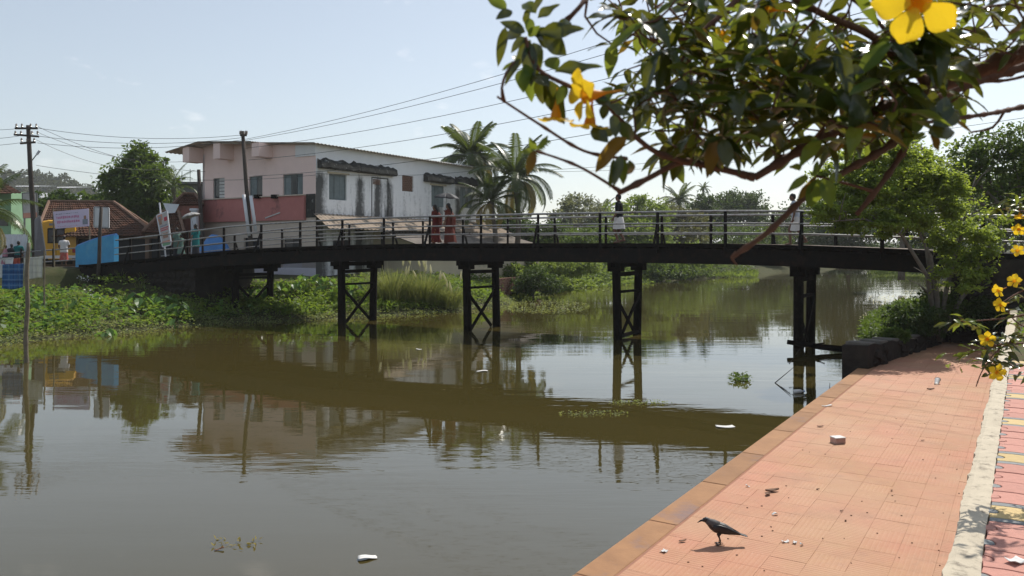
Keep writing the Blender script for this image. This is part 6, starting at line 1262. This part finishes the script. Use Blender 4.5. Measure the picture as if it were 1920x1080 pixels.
def flower(parent, mouth, axis_, size, roll=0, tube=1.0, inv=None):
    """trumpet: five petals spreading round axis_ (points out of the mouth), tube behind"""
    c = Vector(mouth); R = frame(axis_, (0, 0, 1) if abs(Vector(axis_).normalized().z) < .9 else (1, 0, 0)); fl = ob('flower', None, parent); fl.location = c-Vector(parent.location); fl.rotation_euler = R.to_euler()
    m = MB(); m.loft([((x_*size, 0, 0), (0, r_*size, 0), (0, 0, r_*size)) for x_, r_ in ((-1.25*tube, .03), (-.75*tube, .045), (-.5, .10), (-.2, .20), (.02, .24))], 12, cap=False); m.build('tube', L_['throat'], fl, smooth=True)
    for k in range(5):
        a = roll+k*2*math.pi/5; o = ob('petal', PET, fl); rd = Vector((0, math.cos(a), math.sin(a)))
        o.location = rd*.13*size; o.rotation_euler = frame(rd+Vector((.25, 0, 0)), (1, 0, 0)).to_euler(); o.scale = (size*.70,)*3
    return fl
def branch(parent, pts, r0, r1, node=.06, nm='branch'):
    c = Vector(parent.location); P_ = [Vector(p)-c for p in pts]; fine = []
    for i in range(len(P_)-1):                     # Catmull-Rom
        p0, p1, p2, p3 = P_[max(0, i-1)], P_[i], P_[i+1], P_[min(len(P_)-1, i+2)]; n = max(2, int((p2-p1).length/.014))
        for k in range(n):
            t = k/n; fine.append(.5*((2*p1)+(p2-p0)*t+(2*p0-5*p1+4*p2-p3)*t*t+(3*p1-p0-3*p2+p3)*t**3))
    fine.append(P_[-1]); L = 0; rad = []
    for i, p in enumerate(fine):
        if i: L += (p-fine[i-1]).length
        q = i/(len(fine)-1); rad.append((r0+(r1-r0)*q)*(1.45 if (L % node) < .013 else 1))
    m = MB(); m.tube(fine, rad, 7); m.build(nm, M['twig'], parent, smooth=True); return [f+c for f in fine]
SH = empty('flowering_shrub', P(2050, 500, 2.0), 0, 'yellow-flowered shrub branch hanging across the upper right close to the camera', 'shrub')
BR = []
def B(pts, r0, r1): 
    BR.extend(branch(SH, [P(*p) for p in pts], r0, r1))
B([(2080, 40, 1.7), (1920, 100, 1.7), (1790, 150, 1.75), (1690, 190, 1.7), (1590, 232, 1.65), (1500, 282, 1.6), (1415, 333, 1.6)], .021, .0075)
B([(2080, 90, 1.9), (1920, 125, 1.9), (1800, 165, 1.85), (1700, 215, 1.8), (1640, 255, 1.8)], .014, .007)
B([(1415, 333, 1.6), (1345, 316, 1.6), (1245, 292, 1.58), (1190, 255, 1.55), (1135, 195, 1.5), (1075, 165, 1.45), (1010, 130, 1.45), (985, 70, 1.45)], .0065, .0035)
B([(1735, 215, 1.75), (1665, 275, 1.7), (1590, 318, 1.65), (1510, 370, 1.62), (1440, 435, 1.6), (1378, 478, 1.6)], .0085, .0048); B([(1382, 475, 1.6), (1373, 483, 1.6), (1376, 490, 1.6), (1382, 497, 1.61)], .0042, .0015)
B([(1715, 235, 1.7), (1690, 290, 1.7), (1645, 355, 1.68), (1606, 402, 1.68)], .0065, .005); B([(1640, 360, 1.68), (1590, 345, 1.68), (1530, 330, 1.7)], .0035, .0025)
B([(1400, 330, 1.6), (1330, 310, 1.6), (1275, 305, 1.6), (1220, 332, 1.58), (1160, 362, 1.55)], .006, .0055)
B([(1175, 298, 1.55), (1095, 283, 1.5), (1010, 232, 1.48), (932, 181, 1.48)], .0032, .0022); B([(1162, 358, 1.55), (1085, 312, 1.5), (1005, 283, 1.5)], .0032, .002)
B([(945, 190, 1.48), (941, 165, 1.46), (950, 135, 1.45), (965, 115, 1.45)], .0028, .002); B([(1062, 38, 1.5), (1085, 15, 1.5), (1110, -20, 1.55)], .0045, .004)
B([(1230, 78, 1.8), (1310, 62, 1.8), (1350, 30, 1.8), (1400, -20, 1.85)], .0055, .007); B([(1270, 125, 1.8), (1310, 62, 1.8)], .0035, .0035)
B([(1460, -20, 1.6), (1540, 25, 1.62), (1630, 65, 1.65), (1690, 115, 1.7), (1745, 160, 1.75)], .006, .010); B([(1590, -10, 1.7), (1650, 45, 1.7), (1700, 110, 1.72)], .004, .005)
B([(2000, 185, 2.0), (1920, 200, 2.0), (1850, 214, 1.9), (1720, 232, 1.78)], .006, .004); B([(1885, 205, 1.95), (1862, 238, 1.95), (1820, 248, 1.95)], .0035, .002); B([(1960, 130, 1.9), (1890, 150, 1.9), (1800, 155, 1.85)], .004, .003)
hand_leaves = [((985, 60), (938, 40), 22, 0), ((1000, 66), (1052, 62), 26, 0), ((995, 75), (962, 118), 22, 0), ((1000, 80), (1020, 130), 26, 0), ((1005, 25), (975, -8), 20, 1), ((1045, 45), (1090, 40), 18, 0), ((985, 120), (1000, 190), 30, 1), ((1000, 140), (1030, 160), 26, 0), ((975, 110), (945, 160), 16, 0), ((1060, 160), (1045, 195), 18, 1), ((1110, 180), (1150, 195), 22, 0), ((1140, 200), (1190, 215), 24, 0), ((1160, 230), (1200, 270), 26, 0), ((1125, 190), (1150, 160), 20, 1), ((948, 50), (932, 126), 20, 0), ((978, 66), (924, 60), 24, 0), ((985, 70), (955, 90), 18, 0), ((1010, 64), (1098, 48), 30, 0), ((1018, 68), (1068, 102), 36, 0), ((1008, 34), (1048, 4), 20, 0), ((992, 18), (982, 48), 18, 0), ((993, 34), (994, 66), 18, 1), ((950, 16), (912, -8), 24, 1), ((993, 78), (995, 162), 30, 0), ((1011, 143), (1030, 198), 36, 0), ((1020, 148), (1064, 234), 38, 0), ((1040, 135), (1131, 117), 26, 0), ((978, 130), (983, 168), 26, 1), ((1029, 108), (1044, 130), 22, 1), ((1007, 58), (1028, 92), 22, 0), ((968, 118), (938, 130), 12, 1), ((966, 115), (972, 95), 10, 1), ((990, 68), (1012, 48), 16, 1), ((1000, 20), (1020, -12), 16, 0), ((960, 20), (930, 35), 16, 0), ((1175, 258), (1102, 314), 34, 2), ((1004, 283), (984, 320), 14, 2), ((1002, 283), (990, 328), 16, 2), ((1005, 281), (992, 262), 12, 1), ((1008, 280), (1030, 254), 12, 1), ((1000, 283), (975, 285), 10, 1), ((1150, 298), (1144, 354), 16, 0), ((1172, 298), (1164, 354), 16, 1), ((1180, 300), (1184, 345), 18, 0), ((1165, 290), (1150, 350), 20, 0), ((1110, 240), (1140, 265), 26, 0), ((1125, 255), (1160, 235), 22, 1), ((1150, 215), (1155, 258), 24, 0), ((1135, 195), (1130, 225), 18, 0),
 ((1530, 330), (1495, 380), 18, 2), ((1535, 335), (1520, 395), 34, 1), ((1545, 335), (1560, 390), 30, 1), ((1515, 330), (1480, 352), 14, 1), ((1500, 320), (1480, 300), 14, 1), ((1525, 330), (1535, 300), 14, 1), ((1555, 340), (1585, 320), 20, 1), ((1745, 250), (1765, 285), 14, 2), ((1740, 250), (1800, 240), 36, 0), ((1735, 250), (1710, 262), 14, 1), ((1750, 235), (1815, 190), 44, 0), ((1760, 225), (1790, 180), 40, 0),
 ((1580, 120), (1480, 135), 34, 0), ((1590, 130), (1620, 128), 24, 0), ((1510, 155), (1500, 232), 26, 0), ((1560, 175), (1645, 225), 46, 0), ((1545, 165), (1560, 240), 40, 0), ((1450, 185), (1385, 200), 30, 0), ((1465, 235), (1400, 240), 36, 0), ((1420, 15), (1435, 60), 26, 0), ((1412, 30), (1420, 60), 20, 2), ((1600, 190), (1610, 260), 30, 0), ((1340, 260), (1330, 330), 26, 2), ((1355, 260), (1365, 315), 28, 0)]
for (bx, by), (tx, ty), w_, kd in hand_leaves:
    d0 = 1.45 if bx < 1200 else 1.5; L = math.hypot(tx-bx, ty-by)
    add_leaf(P(bx, by, d0), P(tx, ty, d0+random.uniform(-.02, .03)), w_/max(L, 1), kd, Vector((random.gauss(0, .25), -1, random.gauss(.35, .25))))
POLY = [(1130, -30), (1140, 60), (1160, 130), (1165, 215), (1215, 275), (1300, 295), (1400, 268), (1480, 288), (1560, 285), (1640, 262), (1715, 225), (1790, 195), (1850, 130), (1960, 70), (1960, -30)]
def inside(x, y):
    c = False; j = len(POLY)-1
    for i in range(len(POLY)):
        (xi, yi), (xj, yj) = POLY[i], POLY[j]
        if (yi > y) != (yj > y) and x < (xj-xi)*(y-yi)/(yj-yi)+xi: c = not c
        j = i
    return c
NODES = []; gaps = [(1240, 30, 36), (1640, 20, 46), (1215, 130, 20), (1440, 120, 16), (1880, 60, 30), (1560, 10, 30), (1860, 180, 40), (1160, 60, 14), (1930, 130, 20)]
while len(NODES) < 345:
    x, y = random.uniform(1130, 1960), random.uniform(-30, 310)
    if not inside(x, y): continue
    if len(NODES) > 270 and not (1200 < x < 1800 and 40 < y < 270): continue
    if any((x-a)**2+(y-b)**2 < r**2 for a, b, r in gaps): continue
    d0 = 1.5+.9*random.random()**1.3; NODES.append(P(x, y, d0))
tw_ = MB(); cS = Vector(SH.location); grown = [Vector(b) for b in BR[::3]]
# each node hangs on the nearest wood already grown, so the twigs branch instead of radiating
todo = list(NODES)
G_ = np.array(grown); dist = [float(((G_-np.array(n_))**2).sum(1).min()) for n_ in todo]
for _i in sorted(range(len(todo)), key=lambda i: dist[i]):
    nd = todo[_i]; G_ = np.array(grown); q = grown[int(np.argmin(((G_-np.array(nd))**2).sum(1)))]; L0 = (nd-q).length
    off = Vector((random.gauss(0, .12), random.gauss(0, .12), -.10+random.gauss(0, .08)))*L0; pts = [q, q.lerp(nd, .33)+off, q.lerp(nd, .7)+off*.8, nd]
    tw_.tube([p-cS for p in pts], [.0030, .0025, .0021, .0016], 5); grown += pts[1:]
    az = random.uniform(0, 6.28); n = random.choice((3, 3, 4)); ax = (nd-q).normalized() if (nd-q).length > .02 else Vector((0, 0, 1))
    for k in range(n):
        a = az+k*6.283/n; dv = Vector((math.cos(a), math.sin(a)*.8, random.uniform(-.75, .35)))+ax*.4; L = random.uniform(.060, .108)
        r_ = random.random(); add_leaf(nd, nd+dv.normalized()*L, None, 0 if r_ < .72 else (1 if r_ < .965 else 2), Vector((random.gauss(0, .35), random.gauss(-.1, .35), 1)))
tag(tw_.build('twigs', M['twig'], SH), kind='stuff')
def place_leaves(parent, lst, nmax):
    c = Vector(parent.location); lst = sorted(lst, key=lambda l: l[0].y); mb = MB(); mats_ = [L_['allam'], L_['allam_young'], L_['allam_old']]
    for i, (b, v, up, L, wf, kd) in enumerate(lst):
        src = random.choice((LV, LVy, LVo)[kd]); R = frame(v, up); sy = (wf/.31) if wf else random.uniform(.85, 1.2)
        if i < nmax:
            o = ob('leaf', src, parent); o.location = b-c; o.rotation_euler = R.to_euler(); o.scale = (L, L*sy, L)
        else: mb.add([b-c+R@Vector((p.co.x*L, p.co.y*L*sy, p.co.z*L)) for p in src.vertices], [tuple(f.vertices) for f in src.polygons], kd)
    if mb.v:
        o = mb.build('leaves', mats_, parent, smooth=True); tag(o, kind='stuff')
place_leaves(SH, LEAVES, 298)
for mx_, ax_, sz, rl in (((1096, 180, 1.42), (-.9, -.35, -.2), .060, .3), ((1106, 232, 1.46), (-.1, .1, -1), .046, .8), ((1042, 220, 1.45), (-.05, .1, -1), .042, .1), ((1722, 2, 1.28), (-.35, -.75, -.45), .084, .55), ((1642, 222, 1.7), (-.4, -.2, -1), .06, .2), ((1355, 62, 1.9), (.3, -.9, -.2), .034, .4), ((1682, 105, 1.8), (.2, -.9, -.3), .034, .9), ((1440, 15, 1.7), (-1, -.2, .1), .040, .1), ((1585, 95, 2.0), (.2, -.9, -.3), .030, .6), ((1462, 118, 2.0), (-.3, -.7, -.6), .026, .6)): flower(SH, P(*mx_), ax_, sz, rl)
# ---- second shrub, lower right
S2 = empty('garden_shrub', P(1990, 640, 5.54), 0, 'small yellow-flowered shrub over the tile path at the lower right', 'shrub'); LE2 = []
LEAVES = LE2
for pts in ([(1990, 600, 5.54), (1930, 640, 5.54), (1880, 650, 5.47), (1845, 690, 5.40), (1830, 725, 5.40)], [(1990, 560, 5.54), (1920, 590, 5.54), (1850, 600, 5.47), (1800, 602, 5.40)], [(1900, 640, 5.54), (1840, 655, 5.40), (1795, 668, 5.40)], [(2000, 520, 5.68), (1930, 540, 5.68), (1890, 560, 5.61), (1872, 575, 5.54)], [(2010, 420, 5.68), (1940, 400, 5.68), (1880, 392, 5.61)], [(1990, 640, 5.68), (1915, 610, 5.61), (1890, 585, 5.54)]): branch(S2, [P(*p) for p in pts], .008, .003)
for cx, cy, d0, n, sp, young in ((1800, 600, 5.40, 9, 20, .6), (1820, 612, 5.40, 6, 14, .6), (1795, 668, 5.40, 10, 24, .6), (1815, 655, 5.40, 4, 14, .4), (1880, 650, 5.47, 26, 26, .15), (1850, 690, 5.42, 14, 18, .3), (1865, 670, 5.47, 10, 18, .1), (1905, 600, 5.54, 16, 26, .3), (1900, 640, 5.54, 14, 22, .3), (1915, 560, 5.68, 10, 24, .3), (1890, 392, 5.61, 16, 26, .5), (1915, 385, 5.68, 12, 22, .5), (1845, 655, 5.40, 10, 20, .2), (1880, 690, 5.47, 10, 20, .1), (1930, 690, 5.54, 14, 24, .2)):
    for k in range(n):
        x, y = cx+random.gauss(0, sp*.6), cy+random.gauss(0, sp*.5); a = random.uniform(0, 6.28); L = random.uniform(.075, .115); b = P(x, y, d0+random.uniform(-.1, .1))
        add_leaf(b, b+Vector((math.cos(a), math.sin(a)*.7, random.uniform(-.5, .3))).normalized()*L, None, 1 if random.random() < young else 0)
place_leaves(S2, LE2, 298)
for mx_, ax_, sz, rl in (((1851, 636, 5.32), (-.45, -.9, -.1), 0.068, .3), ((1869, 698, 5.25), (-.1, -1, -.1), 0.075, .1), ((1876, 572, 5.47), (-1, -.35, -.2), 0.065, .3), ((1872, 545, 5.54), (-1, -.3, -.3), 0.060, .5), ((1902, 527, 5.61), (-.8, -.5, .3), 0.065, .2), ((1908, 470, 5.68), (-.5, -.8, .2), 0.055, .7), ((1910, 430, 5.68), (-.6, -.6, -.4), 0.058, .3), ((1912, 405, 5.68), (-.2, -.4, -.9), .05, .2)): flower(S2, P(*mx_), ax_, sz, rl)

# ------------------------------------------------------------------ warm morning haze over the whole place
hb = MB(); hb.box((0, 1700, 34), (4600, 4900, 74)); hm, t, o = newmat('haze'); pv_ = t.nodes.new('ShaderNodeVolumePrincipled')
pv_.inputs['Color'].default_value = (.93, .96, 1, 1); pv_.inputs['Density'].default_value = .0003; pv_.inputs['Anisotropy'].default_value = .35; lk(t, pv_.outputs[0], o.inputs['Volume'])
tag(hb.build('haze', hm), 'thin pale haze in the air over the river', 'haze', kind='stuff')
sc.cycles.volume_bounces = 1
